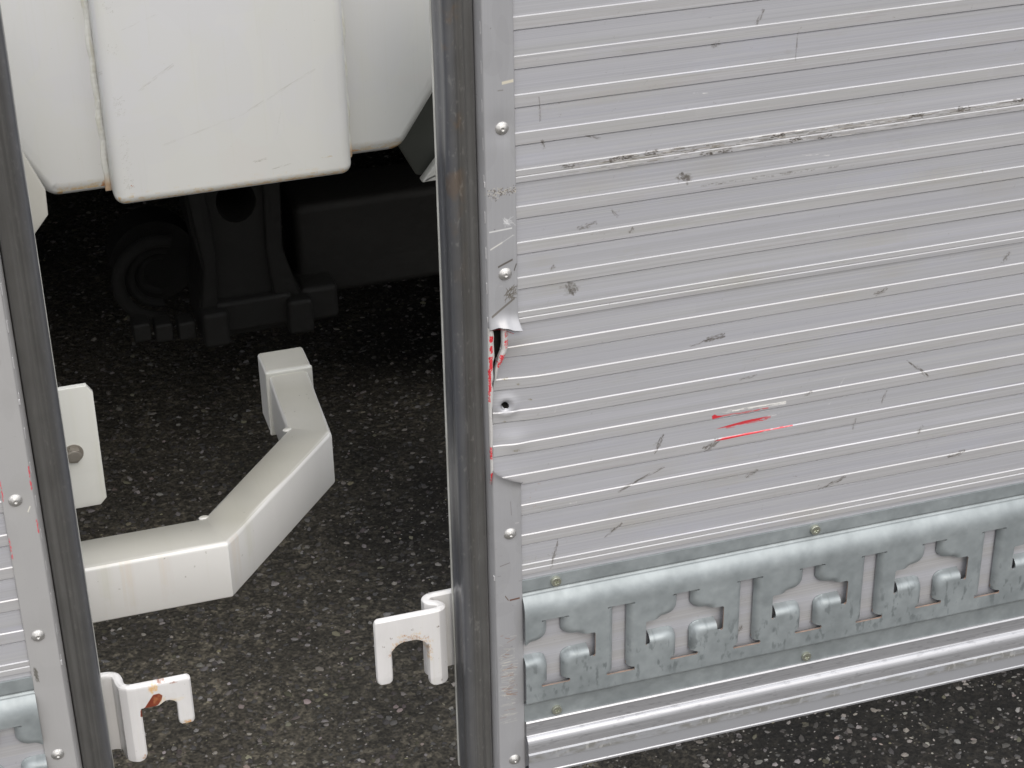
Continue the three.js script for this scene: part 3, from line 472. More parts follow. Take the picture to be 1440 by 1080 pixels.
{ // bent square tube
  const t = thing('bent_tube', 'white square steel tube with two mitred bends and a capped end, above the asphalt', 'steel tube', [-0.2085, 0.5268, -0.3275]);
  const yT = 0.5962, yB = 0.5273, R = 0.0062, W = 0.0504;
  const O = [[-0.7217, -0.3], [-0.2093, -0.3], [-0.0663, -0.4707], [-0.062, -0.6162]], I = [[-0.7217, -0.3513], [-0.2239, -0.3513], [-0.1101, -0.4902], [-0.1063, -0.6162]];
  const sec = []; for (const [cx, cy, a0] of [[1, 1, 0], [0, 1, 90], [0, 0, 180], [1, 0, 270]]) for (let k = 0; k <= 4; k++) { const a = (a0 + 22.5 * k) * Math.PI / 180; sec.push([(cx ? W - R : R) + R * Math.cos(a), (cy ? yT - R : yB + R) + R * Math.sin(a)]); }
  const gs = [];
  for (let s = 0; s < 3; s++) {
    const pos = [], idx = [], n = sec.length, K = 6;
    for (let k = 0; k <= K; k++) for (let i = 0; i <= n; i++) {
      const [w, y] = sec[i % n], f = w / W, st = j => [mix(I[j][0], O[j][0], f), mix(I[j][1], O[j][1], f)], a = st(s), b = st(s + 1);
      pos.push(mix(a[0], b[0], k / K), y, mix(a[1], b[1], k / K));
    }
    for (let k = 0; k < K; k++) for (let i = 0; i < n; i++) { const a = k * (n + 1) + i, b = a + n + 1; idx.push(a, b, a + 1, a + 1, b, b + 1); }
    gs.push(boxUV(toCreasedNormals(makeGeo(pos, idx), 0.7)));
  }
  for (const s of [0, 1, 2]) part('tube_section', topShadeDust(gs[s]), M.tube, t);
  for (const [[ox, oz], [ix, iz]] of [[O[1], I[1]], [O[2], I[2]]]) {    // a lump of weld at the inner corner of each mitre
    const g = [];
    const l = new THREE.SphereGeometry(0.0032, 12, 8); l.scale(1.7, 0.7, 1); l.translate(ix, yT - 0.0014, iz); g.push(l);
    part('weld_bead', topShadeDust(merge(g)), M.tube, t);
  }
  const cap = new RoundedBoxGeometry(0.0527, 0.0811, 0.0477, 4, 0.004); cap.translate(-0.0836, 0.5593, -0.635); part('end_cap', topShadeDust(boxUV(cap)), M.tube, t);
  const lip = new RoundedBoxGeometry(0.0536, 0.082, 0.0055, 3, 0.0022); lip.translate(-0.0836, 0.5593, -0.6098); part('cap_flange', boxUV(lip), M.plate, t);
}
// clipped plates that show past the left gate, each the face of an angle bracket
{
  const t = thing('angle_bracket', 'white bracket plate with clipped corners and one bolt above the left end of the tube', 'bracket', [-0.4, 0.7154, -0.23]);
  const s = new THREE.Shape([[-0.4562, 0.7154], [-0.3287, 0.7159], [-0.3227, 0.7223], [-0.3222, 0.8317], [-0.3272, 0.8399], [-0.4562, 0.8399]].map(p => new THREE.Vector2(...p)));
  part('plate', extrude(s, 0.006, 0.0012, -0.2256), M.plate, t);
  part('bracket_leg', boxUV(new RoundedBoxGeometry(0.006, 0.12, 0.3, 2, 0.001).translate(-0.452, 0.775, -0.377)), M.plate, t);
  const b = new THREE.CylinderGeometry(0.0072, 0.0072, 0.006, 6); b.rotateX(Math.PI / 2); b.rotateZ(0.3); b.translate(-0.3462, 0.7742, -0.216);
  const w = new THREE.CylinderGeometry(0.0089, 0.009, 0.002, 24); w.rotateX(Math.PI / 2); w.translate(-0.3462, 0.7742, -0.2195);
  const d = new THREE.SphereGeometry(0.0061, 20, 8, 0, 6.3, 0, 1.5); d.scale(1, 0.3, 1); d.rotateX(Math.PI / 2); d.translate(-0.3462, 0.7742, -0.2133);
  part('bolt', merge([b, w, d].map(g => toCreasedNormals(g, 0.6))), M.bolt, t);
}
{
  const t = thing('angle_bracket', 'small pale plate with clipped corner beside lower left corner of white housing', 'bracket', [-0.4, 1.0, -0.2]);
  const s = new THREE.Shape([[-0.457, 0.9951], [-0.3556, 0.9951], [-0.3391, 1.0149], [-0.3385, 1.0369], [-0.3556, 1.0815], [-0.457, 1.0909]].map(p => new THREE.Vector2(...p)));
  part('plate', extrude(s, 0.006, 0.0012, -0.2052), M.plateShade, t);
  part('bracket_leg', boxUV(new RoundedBoxGeometry(0.006, 0.08, 0.2, 2, 0.001).translate(-0.454, 1.035, -0.31)), M.plateShade, t);
}
{
  const t = thing('channel_bracket', 'dark grey green bracket with light flange at lower right corner of white housing', 'bracket', [0.0186, 0.9284, -0.37]);
  part('bracket_web', extrude(rounded([[0.1371, 1.0908], [0.0642, 1.0908], [-0.0252, 1.0041], [-0.0156, 0.9832], [0.0122, 0.9286], [0.1371, 0.9286]], 0.003), 0.02, 0.002, -0.3803), M.darkPaint, t);
  part('bracket_flange', extrude(rounded([[0.0126, 0.928], [0.0295, 0.9485], [0.0642, 0.9768], [0.1371, 0.9768], [0.1371, 0.928]], 0.002), 0.011, 0.0015, -0.3558), M.plate, t);
}
{ // dark casting under the housing
  const t = thing('coupling_casting', 'almost black cast coupling with a round eye in the shade under the white housing', 'coupling', [-0.06, 0.42, -1.05]);
  const sh = rounded([[-0.1278, 0.442], [0.0125, 0.442], [0.0125, 0.49], [-0.012, 0.505], [-0.02, 0.56], [-0.012, 0.73], [-0.14, 0.73], [-0.128, 0.6], [-0.117, 0.53], [-0.128, 0.495]], 0.006);
  const eye = new THREE.Path(); eye.absellipse(-0.068, 0.632, 0.026, 0.03, 0, Math.PI * 2, true); sh.holes.push(eye);
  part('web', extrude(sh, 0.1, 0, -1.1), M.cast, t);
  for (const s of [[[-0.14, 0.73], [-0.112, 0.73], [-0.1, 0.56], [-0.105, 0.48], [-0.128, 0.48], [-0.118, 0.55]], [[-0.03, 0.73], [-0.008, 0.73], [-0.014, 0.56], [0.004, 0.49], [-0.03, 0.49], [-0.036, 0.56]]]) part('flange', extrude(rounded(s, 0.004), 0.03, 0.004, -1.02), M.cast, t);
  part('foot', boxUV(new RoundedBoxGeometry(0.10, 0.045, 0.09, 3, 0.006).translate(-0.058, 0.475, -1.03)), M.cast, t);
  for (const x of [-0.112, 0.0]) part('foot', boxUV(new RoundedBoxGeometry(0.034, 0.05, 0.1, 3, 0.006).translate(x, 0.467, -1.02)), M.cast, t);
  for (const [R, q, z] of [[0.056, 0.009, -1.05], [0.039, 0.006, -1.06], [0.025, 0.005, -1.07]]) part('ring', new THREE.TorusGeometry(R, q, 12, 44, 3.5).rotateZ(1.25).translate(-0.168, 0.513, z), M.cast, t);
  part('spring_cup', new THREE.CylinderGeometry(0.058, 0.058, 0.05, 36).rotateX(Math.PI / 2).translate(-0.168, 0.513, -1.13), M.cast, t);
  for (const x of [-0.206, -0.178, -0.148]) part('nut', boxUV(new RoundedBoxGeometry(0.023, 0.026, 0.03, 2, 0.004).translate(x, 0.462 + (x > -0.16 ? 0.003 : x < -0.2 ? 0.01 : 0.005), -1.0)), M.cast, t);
}
{
  const t = thing('axle_beam', 'broad dark beam running right from the cast coupling in the shade', 'beam', [0.3, 0.46, -1.1]);
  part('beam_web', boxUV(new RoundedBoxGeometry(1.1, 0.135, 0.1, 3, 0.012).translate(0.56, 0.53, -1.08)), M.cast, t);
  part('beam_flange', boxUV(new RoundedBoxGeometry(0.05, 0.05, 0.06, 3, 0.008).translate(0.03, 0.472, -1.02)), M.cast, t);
}

// ---------------------------------------------------------------- the two doors; local x = 0 at the inner edge of the edge trim, growing into the lining
const PITCH = 0.0304975, Y0 = 1.2416, YB = 0.498, YT = 1.30, XR = 1.5;
const ribY = k => Y0 - PITCH * k;
const TEAR = { top: 0.9565, bot: 0.823 };
function tearX(y) { const P = [[0.82, -0.0232], [0.831, -0.0228], [0.865, -0.0215], [0.893, -0.0206], [0.918, -0.0192], [0.930, -0.0168], [0.9366, -0.0147], [0.948, -0.0140], [0.9575, -0.0128], [0.97, -0.0125]]; for (let i = 1; i < P.length; i++) if (y <= P[i][0]) return mix(P[i - 1][1], P[i][1], clamp((y - P[i - 1][0]) / (P[i][0] - P[i - 1][0]))); return -0.0125; }
const HOLE = [-0.0104, 0.8804];
function makeDoor({ mirror, x0, name, label, baseX, torn, mats, bottomScrews, rivets }) {
  const t = thing(name, label, 'truck gate', [baseX, YB, 0], 'aluminium lined truck gates');
  const fin = g => {                                     // local door metres to the world
    if (!mirror) { g.translate(x0, 0, 0); return g; }
    const p = g.attributes.position, n = g.attributes.normal;
    for (let i = 0; i < p.count; i++) { p.setX(i, x0 - p.getX(i)); n.setX(i, -n.getX(i)); }
    if (g.index) { const a = g.index.array; for (let i = 0; i < a.length; i += 3) { const q = a[i + 1]; a[i + 1] = a[i + 2]; a[i + 2] = q; } }
    else for (const k of Object.keys(g.attributes)) { const at = g.attributes[k], s = at.itemSize, a = at.array; for (let i = 0; i < at.count; i += 3) for (let c = 0; c < s; c++) { const u = a[(i + 1) * s + c]; a[(i + 1) * s + c] = a[(i + 2) * s + c]; a[(i + 2) * s + c] = u; } }
    return g;
  };
  const P = (n, g, m, root = t, lab) => part(n, fin(g), m, root, lab);

  // lining boards: flat pans between raised ribs; each joint shows a second step in its rib
  const e = 0.00062, H1 = 0.0009, H2 = 0.0017;
  const rib = k => { const h = k > 9 ? 0.0007 : H1, w = k > 9 ? 0.00085 : e; return [[ribY(k), 0], [ribY(k) - w, h], [ribY(k) - 0.0101, h], [ribY(k) - 0.0103, -0.0013], [ribY(k) - 0.0112, -0.0011], [ribY(k) - 0.0117, 0]]; };
  const boards = [
    [[YT, 0], ...[-1, 0, 1, 2, 3, 4].flatMap(k => rib(k)), [ribY(5), 0], [ribY(5) - e, H1], [1.0842, H1], [1.0840, -0.0012]],
    [[1.0840, -0.0012], [1.0837, H1 - 0.0002], [1.0837 - e, H2], [1.0791, H2], [1.0788, -0.0006], [1.0781, 0], ...[6, 7, 8].flatMap(k => rib(k)), [ribY(9), 0], [ribY(9) - e, H1], [0.9623, H1], [0.9621, -0.0012]],
    [[0.9621, -0.0012], [0.9618, H1 - 0.0002], [0.9618 - e, H2], [0.9574, H2], [0.9571, -0.0006], [0.9564, 0], ...[10, 11, 12, 13, 14, 15, 16].flatMap(k => rib(k)), [ribY(17), 0], [ribY(17) - e, H1], [0.7187, H1], [0.7185, -0.0012]],
    [[0.7185, -0.0012], [0.7182, H1 - 0.0002], [0.7182 - e, H2], [0.713, H2], [0.712, 0], [0.5, 0]]];
  boards.forEach((pr, i) => {
    const tornHere = torn && i === 2;
    const xs = [...range(-0.0255, 0.03, tornHere ? 92 : 6), ...range(0.04, XR, 60)];
    const move = (x, y, z) => {
      const w = 0.0009 * (vnoise(x * 5 + 20, y * 7, 4096, 4096, 2) - 0.5);            // the sheet is never dead flat
      if (!tornHere) return [x, y, z + w];
      const k = sstep(TEAR.bot - 0.022, TEAR.bot - 0.018, y);
      const X = k > 0.001 ? Math.max(x, tearX(y)) : Math.max(x, -0.004);
      let Z = z + w; const near = Math.exp(-Math.pow(Math.max(0, X + 0.022) / 0.026, 2));
      Z -= 0.0050 * near * sstep(0.80, 0.885, y) * sstep(0.968, 0.90, y);             // beaten in along the torn edge
      Z += 0.0016 * Math.exp(-((X + 0.004) ** 2 + ((y - 0.846) * 1.3) ** 2) / 0.00012) + 0.0022 * Math.exp(-((X + 0.008) ** 2 + ((y - 0.945) * 1.2) ** 2) / 0.00014);
      const d = Math.hypot(X - HOLE[0], (y - HOLE[1])); Z += 0.0016 * Math.exp(-Math.pow((d - 0.0065) / 0.0045, 2)) - 0.003 * Math.exp(-d * d / 0.000014);
      return [X, y, Z];
    };
    const keep = (x, y) => !tornHere || Math.hypot((x - HOLE[0]) * 1.12 + (y - HOLE[1]) * 0.25, y - HOLE[1]) > 0.0031;
    P('lining_board', profileSheet(pr, xs, { move, keep, sub: tornHere ? 0.0009 : 0.02 }), mats.board, t, tornHere ? 'wide lower aluminium lining board with a torn dented end and red paint scratches' : undefined);
  });
  const cg = boxUV(new RoundedBoxGeometry(XR + 0.012, YT - YB - 0.006, 0.014, 1, 0.001)); cg.translate((XR - 0.036) / 2, (YT + YB) / 2, -0.0195); P('door_core', cg, M.core);
  // white outer skin whose folded edge shows past the seal
  P('outer_skin', planSheet([[XR, -0.0265], [-0.0545, -0.0265], [-0.0549, -0.0270], [-0.0551, -0.0285], [-0.0549, -0.030], [XR, -0.034]], range(YB - 0.004, YT, 2), { smooth: false }), M.whiteSkin);

  // edge trim: folded strip with rivets, dimpled where the rivets pull it in
  const dim = (x, y) => { let z = 0; for (const q of rivets) { const d2 = (x + 0.0103) ** 2 + (y - q) ** 2; z -= (q > 1.12 && q < 1.13 ? 0.0016 : 0.0006) * Math.exp(-d2 / 0.00012); } return z + 0.0005 * (vnoise(y * 22 + 5, 3, 4096, 8, 5) - 0.5) + 0.0006 * (vnoise(y * 6 + 50, 1, 4096, 8, 5) - 0.5); };
  const bendTop = (y) => torn ? clamp(1 - (y - TEAR.top) / 0.010) : 0, bendBot = y => torn ? clamp(1 - (TEAR.bot - y) / 0.012) : 0;
  const face = (ya, yb, lip) => {
    const n = Math.max(40, Math.round((yb - ya) / 0.003)), us = range(0, 1, 16), pos = [], idx = [], uv = [];
    const xe = [[-0.0245, 0.0013], [-0.0241, 0.0019], ...range(-0.0233, -0.0009, 13).map(x => [x, 0.0022]), [-0.0003, 0.0019], [0.0001, 0.0002]];
    for (let j = 0; j <= n; j++) for (const [x, z] of xe) {
      const f = j / n, u = (x + 0.0245) / 0.0245; let lo = ya, hi = yb, zz = z;
      if (lip === 'top') lo = ya + 0.0018 * Math.sin(u * 5) - 0.0035 * u * u + 0.003 * u + 0.0011 * (vnoise(u * 7 + 3, 2, 512, 8, 3) - 0.5);
      if (lip === 'bot') hi = yb + 0.002 * (1 - u) ** 2 - 0.012 * Math.pow(u, 0.6);
      let y = mix(lo, hi, f), X = x;
      const dTop = lip === 'top' ? clamp(1 - (y - lo) / 0.013) : 0, dBot = lip === 'bot' ? clamp(1 - (hi - y) / 0.009) : 0;
      zz += 0.0072 * dTop * dTop * (0.2 + 0.8 * Math.sin(Math.min(1, u * 1.15) * 1.7)); X += 0.0018 * dTop * dTop * u * u;
      zz += 0.0062 * dBot * dBot * (0.3 + 0.7 * u);
      pos.push(X, y, zz + dim(x, y) * (z > 0.001 ? 1 : 0)); uv.push(X, y);
    }
    const m = xe.length; for (let j = 0; j < n; j++) for (let i = 0; i < m - 1; i++) { const a = j * m + i; idx.push(a, a + 1, a + m, a + 1, a + m + 1, a + m); }
    return makeGeo(pos, idx, uv);
  };
  if (torn) {
    const lipEdge = (pick, th, mat, name, lab) => {      // bare metal along a torn lip
      const pos = [], idx = [], n = 30; for (let i = 0; i <= n; i++) { const [x, y, z] = pick(i / n); pos.push(x, y, z + 0.0001, x, y - th * 0.75, z - th); }
      for (let i = 0; i < n; i++) idx.push(2 * i, 2 * i + 1, 2 * i + 2, 2 * i + 2, 2 * i + 1, 2 * i + 3); P(name, makeGeo(pos, idx), mat, t, lab);
    };
    lipEdge(u => [-0.0245 + 0.0245 * u + 0.0018 * u * u, TEAR.top + 0.0018 * Math.sin(u * 5) - 0.0035 * u * u + 0.003 * u + 0.0011 * (vnoise(u * 7 + 3, 2, 512, 8, 3) - 0.5), 0.0022 + 0.0072 * (0.2 + 0.8 * Math.sin(Math.min(1, u * 1.15) * 1.7))], 0.0016, M.scraped, 'torn_lip', 'bare torn lip of the upper trim');
    lipEdge(u => [-0.0245 + 0.019 * u, TEAR.top + 0.0018 * Math.sin(u * 4) - 0.003 * u * u + 0.0018 * u - 0.0012, 0.0018 + 0.0062 * (0.2 + 0.8 * Math.sin(Math.min(1, u * 0.9) * 1.7))], 0.0018, M.redPaint, 'paint_streak', 'red paint along the torn lip');
    lipEdge(u => [-0.0245 + 0.0247 * u, TEAR.bot + 0.002 * (1 - u) ** 2 - 0.012 * Math.pow(u, 0.6) + 0.0009, 0.0022 + 0.0062 * (0.3 + 0.7 * u)], 0.0009, M.scraped, 'torn_lip', 'bare torn lip of the lower trim');
    P('edge_trim', face(TEAR.top, YT, 'top'), mats.trim, t, 'upper length of edge trim with its torn lower end curled outwards');
    P('edge_trim', face(YB + 0.001, TEAR.bot, 'bot'), mats.trim, t, 'lower length of edge trim with its torn upper end curled outwards');
  } else P('edge_trim', face(YB + 0.001, YT), mats.trim);
  P('trim_return', planSheet([[-0.0245, 0.0013], [-0.0251, 0.0006], [-0.0281, -0.0052], [-0.0285, -0.0065], [-0.0285, -0.02]], range(YB + 0.001, YT, 40), { move: (x, y, z) => { const k = torn ? sstep(TEAR.bot - 0.004, 0.85, y) * sstep(TEAR.top + 0.004, 0.93, y) : 0; return [x - 0.0009 * k, y, z - 0.0006 * k]; } }), mats.trim);
  if (torn) {
    const inPlace = g => planarUV(g, (x, y) => [x, y]);
    const ys = range(TEAR.bot - 0.012, TEAR.top + 0.001, 90);
    // what is left of the trim face: a scraped sliver along the fold
    P('torn_sliver', inPlace(planSheet([[0, 0.0004], [0.15, 0.0020], [0.5, 0.0026], [0.85, 0.0018], [1, -0.0014], [1, -0.006]], ys, { smooth: true, move: (u, y, z) => { const w = mix(0.0030, 0.0052, sstep(0.84, 0.945, y)) * (0.85 + 0.3 * vnoise(y * 160, 2, 4096, 8, 3)) * sstep(TEAR.bot - 0.012, TEAR.bot + 0.004, y), xa = mix(-0.0262, -0.0255, sstep(0.84, 0.95, y)) - 0.0006 * sstep(0.85, 0.9, y) * sstep(0.94, 0.9, y); return [xa + w * u, y, z + 0.0004]; } })), M.scraped, t, 'narrow scraped sliver of torn trim with white and red paint');
    // the lining's own torn edge, rolled forwards
    P('torn_edge', inPlace(planSheet([[0.0004, -0.0058], [-0.0009, -0.0035], [-0.0008, -0.0004], [0.0003, 0.0006], [0.0016, 0.0002], [0.0026, -0.0016], [0.0032, -0.005]], range(0.9075, 0.9570, 44), { move: (x, y, z) => { const k = sstep(0.9075, 0.933, y), b = 0.0022 * Math.sin(Math.PI * clamp((y - 0.918) / 0.039)); return [tearX(y) + x * 1.5 * (0.3 + 0.7 * k) + b * 0.7, y, z * (0.4 + 0.6 * k) + 0.0030 * k]; } })), M.scraped, t, 'white torn edge of the lining curling out beside the dark slit');
    { const ig = new THREE.LatheGeometry([[0.0036, -0.0012], [0.0036, -0.005], [0.0036, -0.0122]].map(([a, b]) => new THREE.Vector2(a, b)), 24); ig.rotateX(Math.PI / 2); ig.translate(HOLE[0], HOLE[1], -0.003); P('rivet_hole', ig, M.core, t, 'open hole left by a missing rivet'); }
  }
  // rivets: low domes with a pulled centre
  const rp = [[0, 0.0021], [0.0007, 0.0020], [0.0011, 0.0029], [0.0016, 0.0031], [0.0022, 0.0028], [0.0034, 0.0022], [0.0046, 0.0014], [0.0053, 0.0006], [0.0055, 0]].map(([a, b]) => new THREE.Vector2(a, b));
  for (const y of rivets) { const g = new THREE.LatheGeometry(rp.map(p => p.clone()).reverse(), 30); g.rotateX(Math.PI / 2); g.translate(-0.0103, y, y > 1.12 && y < 1.13 ? 0.0007 : 0.0016); P('rivet', g, M.rivet); }

  // black rubber seal: sealing bulb on the outer side, flat lip beside the trim
  const sp = [[-0.0287, -0.014], [-0.0292, -0.005], [-0.0300, -0.0022], [-0.0318, -0.0010], [-0.0345, -0.0004], [-0.0375, 0.0006], [-0.0387, 0.0018], [-0.0400, 0.0023], [-0.0416, 0.0019], [-0.0430, 0.0012], [-0.0446, 0.0016], [-0.0462, 0.0030], [-0.0482, 0.0038], [-0.0502, 0.0034], [-0.0518, 0.0020], [-0.0530, -0.0004], [-0.0535, -0.004], [-0.0528, -0.009], [-0.0530, -0.014], [-0.0541, -0.020], [-0.0543, -0.0262]];
  const spl = new THREE.CatmullRomCurve3(sp.map(([x, z]) => V3(x, 0, z)), false, 'centripetal').getPoints(90).map(p => [p.x, p.z]);
  P('rubber_seal', planSheet(spl, range(YB - 0.002, YT, 60), { move: (x, y, z) => [x + 0.0003 * (vnoise(y * 18, 2, 4096, 8, 7) - 0.5), y, z + 0.0005 * (vnoise(y * 12 + x * 60, 5, 4096, 8, 8) - 0.5)] }), mats.rubber);

  // lashing rail: slotted galvanised section
  const yt = 0.7072, yb = 0.5538, top = 0.0096;
  const zRail = y => y > 0.6955 ? 0.0020 : y > 0.6915 ? 0.0020 - 0.0016 * (0.5 - 0.5 * Math.cos((y - 0.6915) / 0.004 * 2 * Math.PI)) : y > 0.6905 ? 0.002 : y > 0.6705 ? mix(0.002, top, 1 - Math.pow(1 - (0.6905 - y) / 0.020, 2.7)) : y > 0.5795 ? top : y > 0.572 ? mix(0.0024, top, sstep(0.572, 0.5795, y)) : 0.0024;
  const U = 0.121, crossX = 0.0268, slotX = 0.0876, DV = 0.0003;
  const cell = (u) => { const k = Math.round((u - crossX) / U), cx = crossX + k * U, a = u - cx, k2 = Math.round((u - slotX) / U), b = u - (slotX + k2 * U); return [a, b]; };
  const inner = (a, b, v) => Math.min(smin(sdBox(a, v, 0, 0.6315, 0.0066, 0.0345), sdBox(a, v, 0, 0.6355, 0.0365, 0.0082), 0.010), sdBox(b, v, 0, 0.631, 0.0066, 0.0355));
  const holes = (a, b, v) => Math.min(inner(a, b, v), sdBox(a, v, 0, 0.6668, 0.0128, 0.0009), sdBox(a, v, 0, 0.5975, 0.0132, 0.0018), sdBox(a, v, 0.0340, 0.6305, 0.0028, 0.0130, 0.0018), sdBox(a, v, -0.0350, 0.6305, 0.0021, 0.0130, 0.0015), sdBox(b, v, 0, 0.6668, 0.0128, 0.0009), sdBox(b, v, 0, 0.595, 0.0132, 0.0018));
  const railEnd = -0.0005, zAt = (u, v, d) => {
    const [a, b] = cell(u); let z = zRail(v); v += DV;
    const rollA = smin(sdBox(a, v, 0, 0.632, 0.0060, 0.08), sdBox(a, v, 0, 0.6350, 0.0450, 0.0085), 0.012), inA = v > 0.5985 && v < 0.666 && a < 0.0315 && a > -0.0335, inB = v > 0.596 && v < 0.666;
    let q = 0; if (inA) q = Math.max(q, clamp(1 - rollA / 0.0072) * (v > 0.638 ? sstep(0.0325, 0.0200, Math.abs(a)) : 1)); if (inB) q = Math.max(q, clamp(1 - (Math.abs(b) - 0.006) / 0.0068));
    z -= 0.0100 * (1 - Math.sqrt(Math.max(0, 1 - q * q * 0.985)));
    return z + 0.0003 * (vnoise(u * 40, v * 40, 4096, 4096, 6) - 0.5);
  };
  const rail = sdfSheet({ u0: railEnd, u1: mirror ? 0.12 : 0.66, v0: yb, v1: yt, h: 0.00075, sdf: (u, v) => { const [a, b] = cell(u); return holes(a, b, v + DV); }, front: (u, v, d) => [u, v, zAt(u, v, d)], back: (u, v, d) => [u, v, zAt(u, v, d) - 0.0019] });
  const rim = [[], []];                                  // the cut rims of the slots apart from the outer rim of the rail
  { const w = rail.wall, p = w.attributes.position, a = w.index.array; for (let i = 0; i < a.length; i += 6) { const y = p.getY(a[i]), x = p.getX(a[i]); rim[y > yt - 0.003 || y < yb + 0.003 || x < railEnd + 0.0004 || !(y < 0.6005 || Math.abs(cell(x)[0]) > 0.0352 && Math.abs(cell(x)[0]) < 0.0376 && y < 0.645) ? 1 : 0].push(...a.slice(i, i + 6)); } }
  const outerRim = rail.wall.clone(); outerRim.setIndex(rim[1]); rail.wall.setIndex(rim[0]);
  const lr = P('lashing_rail', merge([rail.front, rail.back, outerRim]), M.galv, t, 'galvanised lashing rail with alternating upright and cross shaped slots');
  P('slot_edge', rail.wall, M.cutEdge, lr);
  if (mirror) { /* the far end of this rail runs out of the picture */ }
  const plain2 = profileSheet(range(0, 1, 60).map(k => { const y = mix(yt, yb, k); return [y, zRail(y)]; }), range(mirror ? 0.12 : 0.66, XR, 2), { smooth: true }); P('rail_run', plain2, M.galv, lr);
  // pan head screws with a cross recess
  const cs = new THREE.Shape(); { const a = 0.0006, b = 0.0021; [[a, a], [a, b], [-a, b], [-a, a], [-b, a], [-b, -a], [-a, -a], [-a, -b], [a, -b], [a, -a], [b, -a], [b, a]].forEach(([x, y], i) => i ? cs.lineTo(x, y) : cs.moveTo(x, y)); cs.closePath(); }
  for (const [x, y] of bottomScrews) {
    const disc = new THREE.Shape(); disc.absarc(0, 0, 0.0044, 0, Math.PI * 2); disc.holes.push(new THREE.Path(cs.getPoints()));
    const h1 = new THREE.ExtrudeGeometry(disc, { depth: 0.0008, bevelEnabled: true, bevelSize: 0.0005, bevelThickness: 0.0008, bevelSegments: 3, bevelOffset: -0.0004, curveSegments: 24 }); h1.translate(0, 0, 0.0012);
    const h2 = new THREE.CylinderGeometry(0.0044, 0.0046, 0.0014, 28); h2.rotateX(Math.PI / 2); h2.translate(0, 0, 0.0004);
    const g = merge([toCreasedNormals(h1, 0.7), toCreasedNormals(h2, 0.7)]); g.rotateZ(0.2 + x * 9 + y); g.translate(x, y, 0.0024); P('screw', g, M.screw);
  }
  // extruded sill with a round bead
  const shoulder = range(0, 1, 14).map(k => { const a = Math.PI / 2 * k; return [0.5300 + 0.0085 * Math.cos(a), 0.0030 + 0.0068 * Math.sin(a)]; });
  P('bottom_rail', merge([profileSheet([[0.5540, 0.0004], [0.5538, 0.0036], [0.5526, 0.0046], [0.5410, 0.0040]], range(0.0005, XR, 30)), profileSheet([[0.5410, 0.0040], [0.5392, 0.0040], ...shoulder.slice(2), [0.5285, 0.0099]], range(0.0005, XR, 30), { smooth: true }), profileSheet([[0.5285, 0.0099], [0.5222, 0.0098]], range(0.0005, XR, 30))]), M.extrusion);
  P('bottom_rail', profileSheet([[0.5222, 0.0098], [0.5210, 0.0112], [0.5128, 0.0112], [0.5123, 0.0104], [0.5000, 0.0102]], range(0.0005, XR, 30)), M.extrusionDirty);
  P('bottom_rail', profileSheet([[0.5000, 0.0102], [0.4992, 0.0110], [0.4974, 0.0110], [0.4967, 0.0102], [0.4964, -0.034]], range(0.0005, XR, 30)), M.extrusion);
  P('top_rail', boxUV(new RoundedBoxGeometry(XR + 0.05, 0.012, 0.036, 2, 0.003).translate(XR / 2 - 0.025, YT + 0.006, -0.016)), M.extrusion);
  return { t, P };
}
// hook: 8 mm plate with a joggle, then a face with a notch; s runs along the plate from the door, y up
function hookGeo({ path, sdf, s0, s1, v0, v1 }) {
  const T = 0.0072, R = 0.0024, L = [0]; for (let i = 1; i < path.length; i++) L.push(L[i - 1] + Math.hypot(path[i][0] - path[i - 1][0], path[i][1] - path[i - 1][1]));
  const at = s => { let i = 1; while (i < path.length - 1 && s > L[i]) i++; const f = (s - L[i - 1]) / (L[i] - L[i - 1]), dx = path[i][0] - path[i - 1][0], dz = path[i][1] - path[i - 1][1], l = Math.hypot(dx, dz); return [path[i - 1][0] + dx * f, path[i - 1][1] + dz * f, dx / l, dz / l]; };
  const S = (u, v, d, sg) => { const e = 0.0012, a = at(u - e), b = at(u + e), c = at(u), tx = a[2] + b[2] + c[2], tz = a[3] + b[3] + c[3], l = Math.hypot(tx, tz), q = clamp((R - d) / R), w = sg * (T / 2 - R + R * Math.sqrt(Math.max(0, 1 - q * q))); return [c[0] + tz / l * w, v, c[1] - tx / l * w]; };
  const o = sdfSheet({ u0: s0, u1: s1, v0, v1, h: 0.0009, sdf, front: (u, v, d) => S(u, v, d, 1), back: (u, v, d) => S(u, v, d, -1) });
  const g = mergeVertices(mergeGeometries([o.front, o.back, o.wall].map(x => { x.deleteAttribute('normal'); x.deleteAttribute('uv'); return x; })), 1e-6); g.computeVertexNormals(); return planarUV(toCreasedNormals(g, 1.0), (x, y) => [x, y]);
}
const bez = (pts, n = 40) => new THREE.CatmullRomCurve3(pts.map(([x, z]) => V3(x, 0, z)), false, 'centripetal').getPoints(n).map(p => [p.x, p.z]);

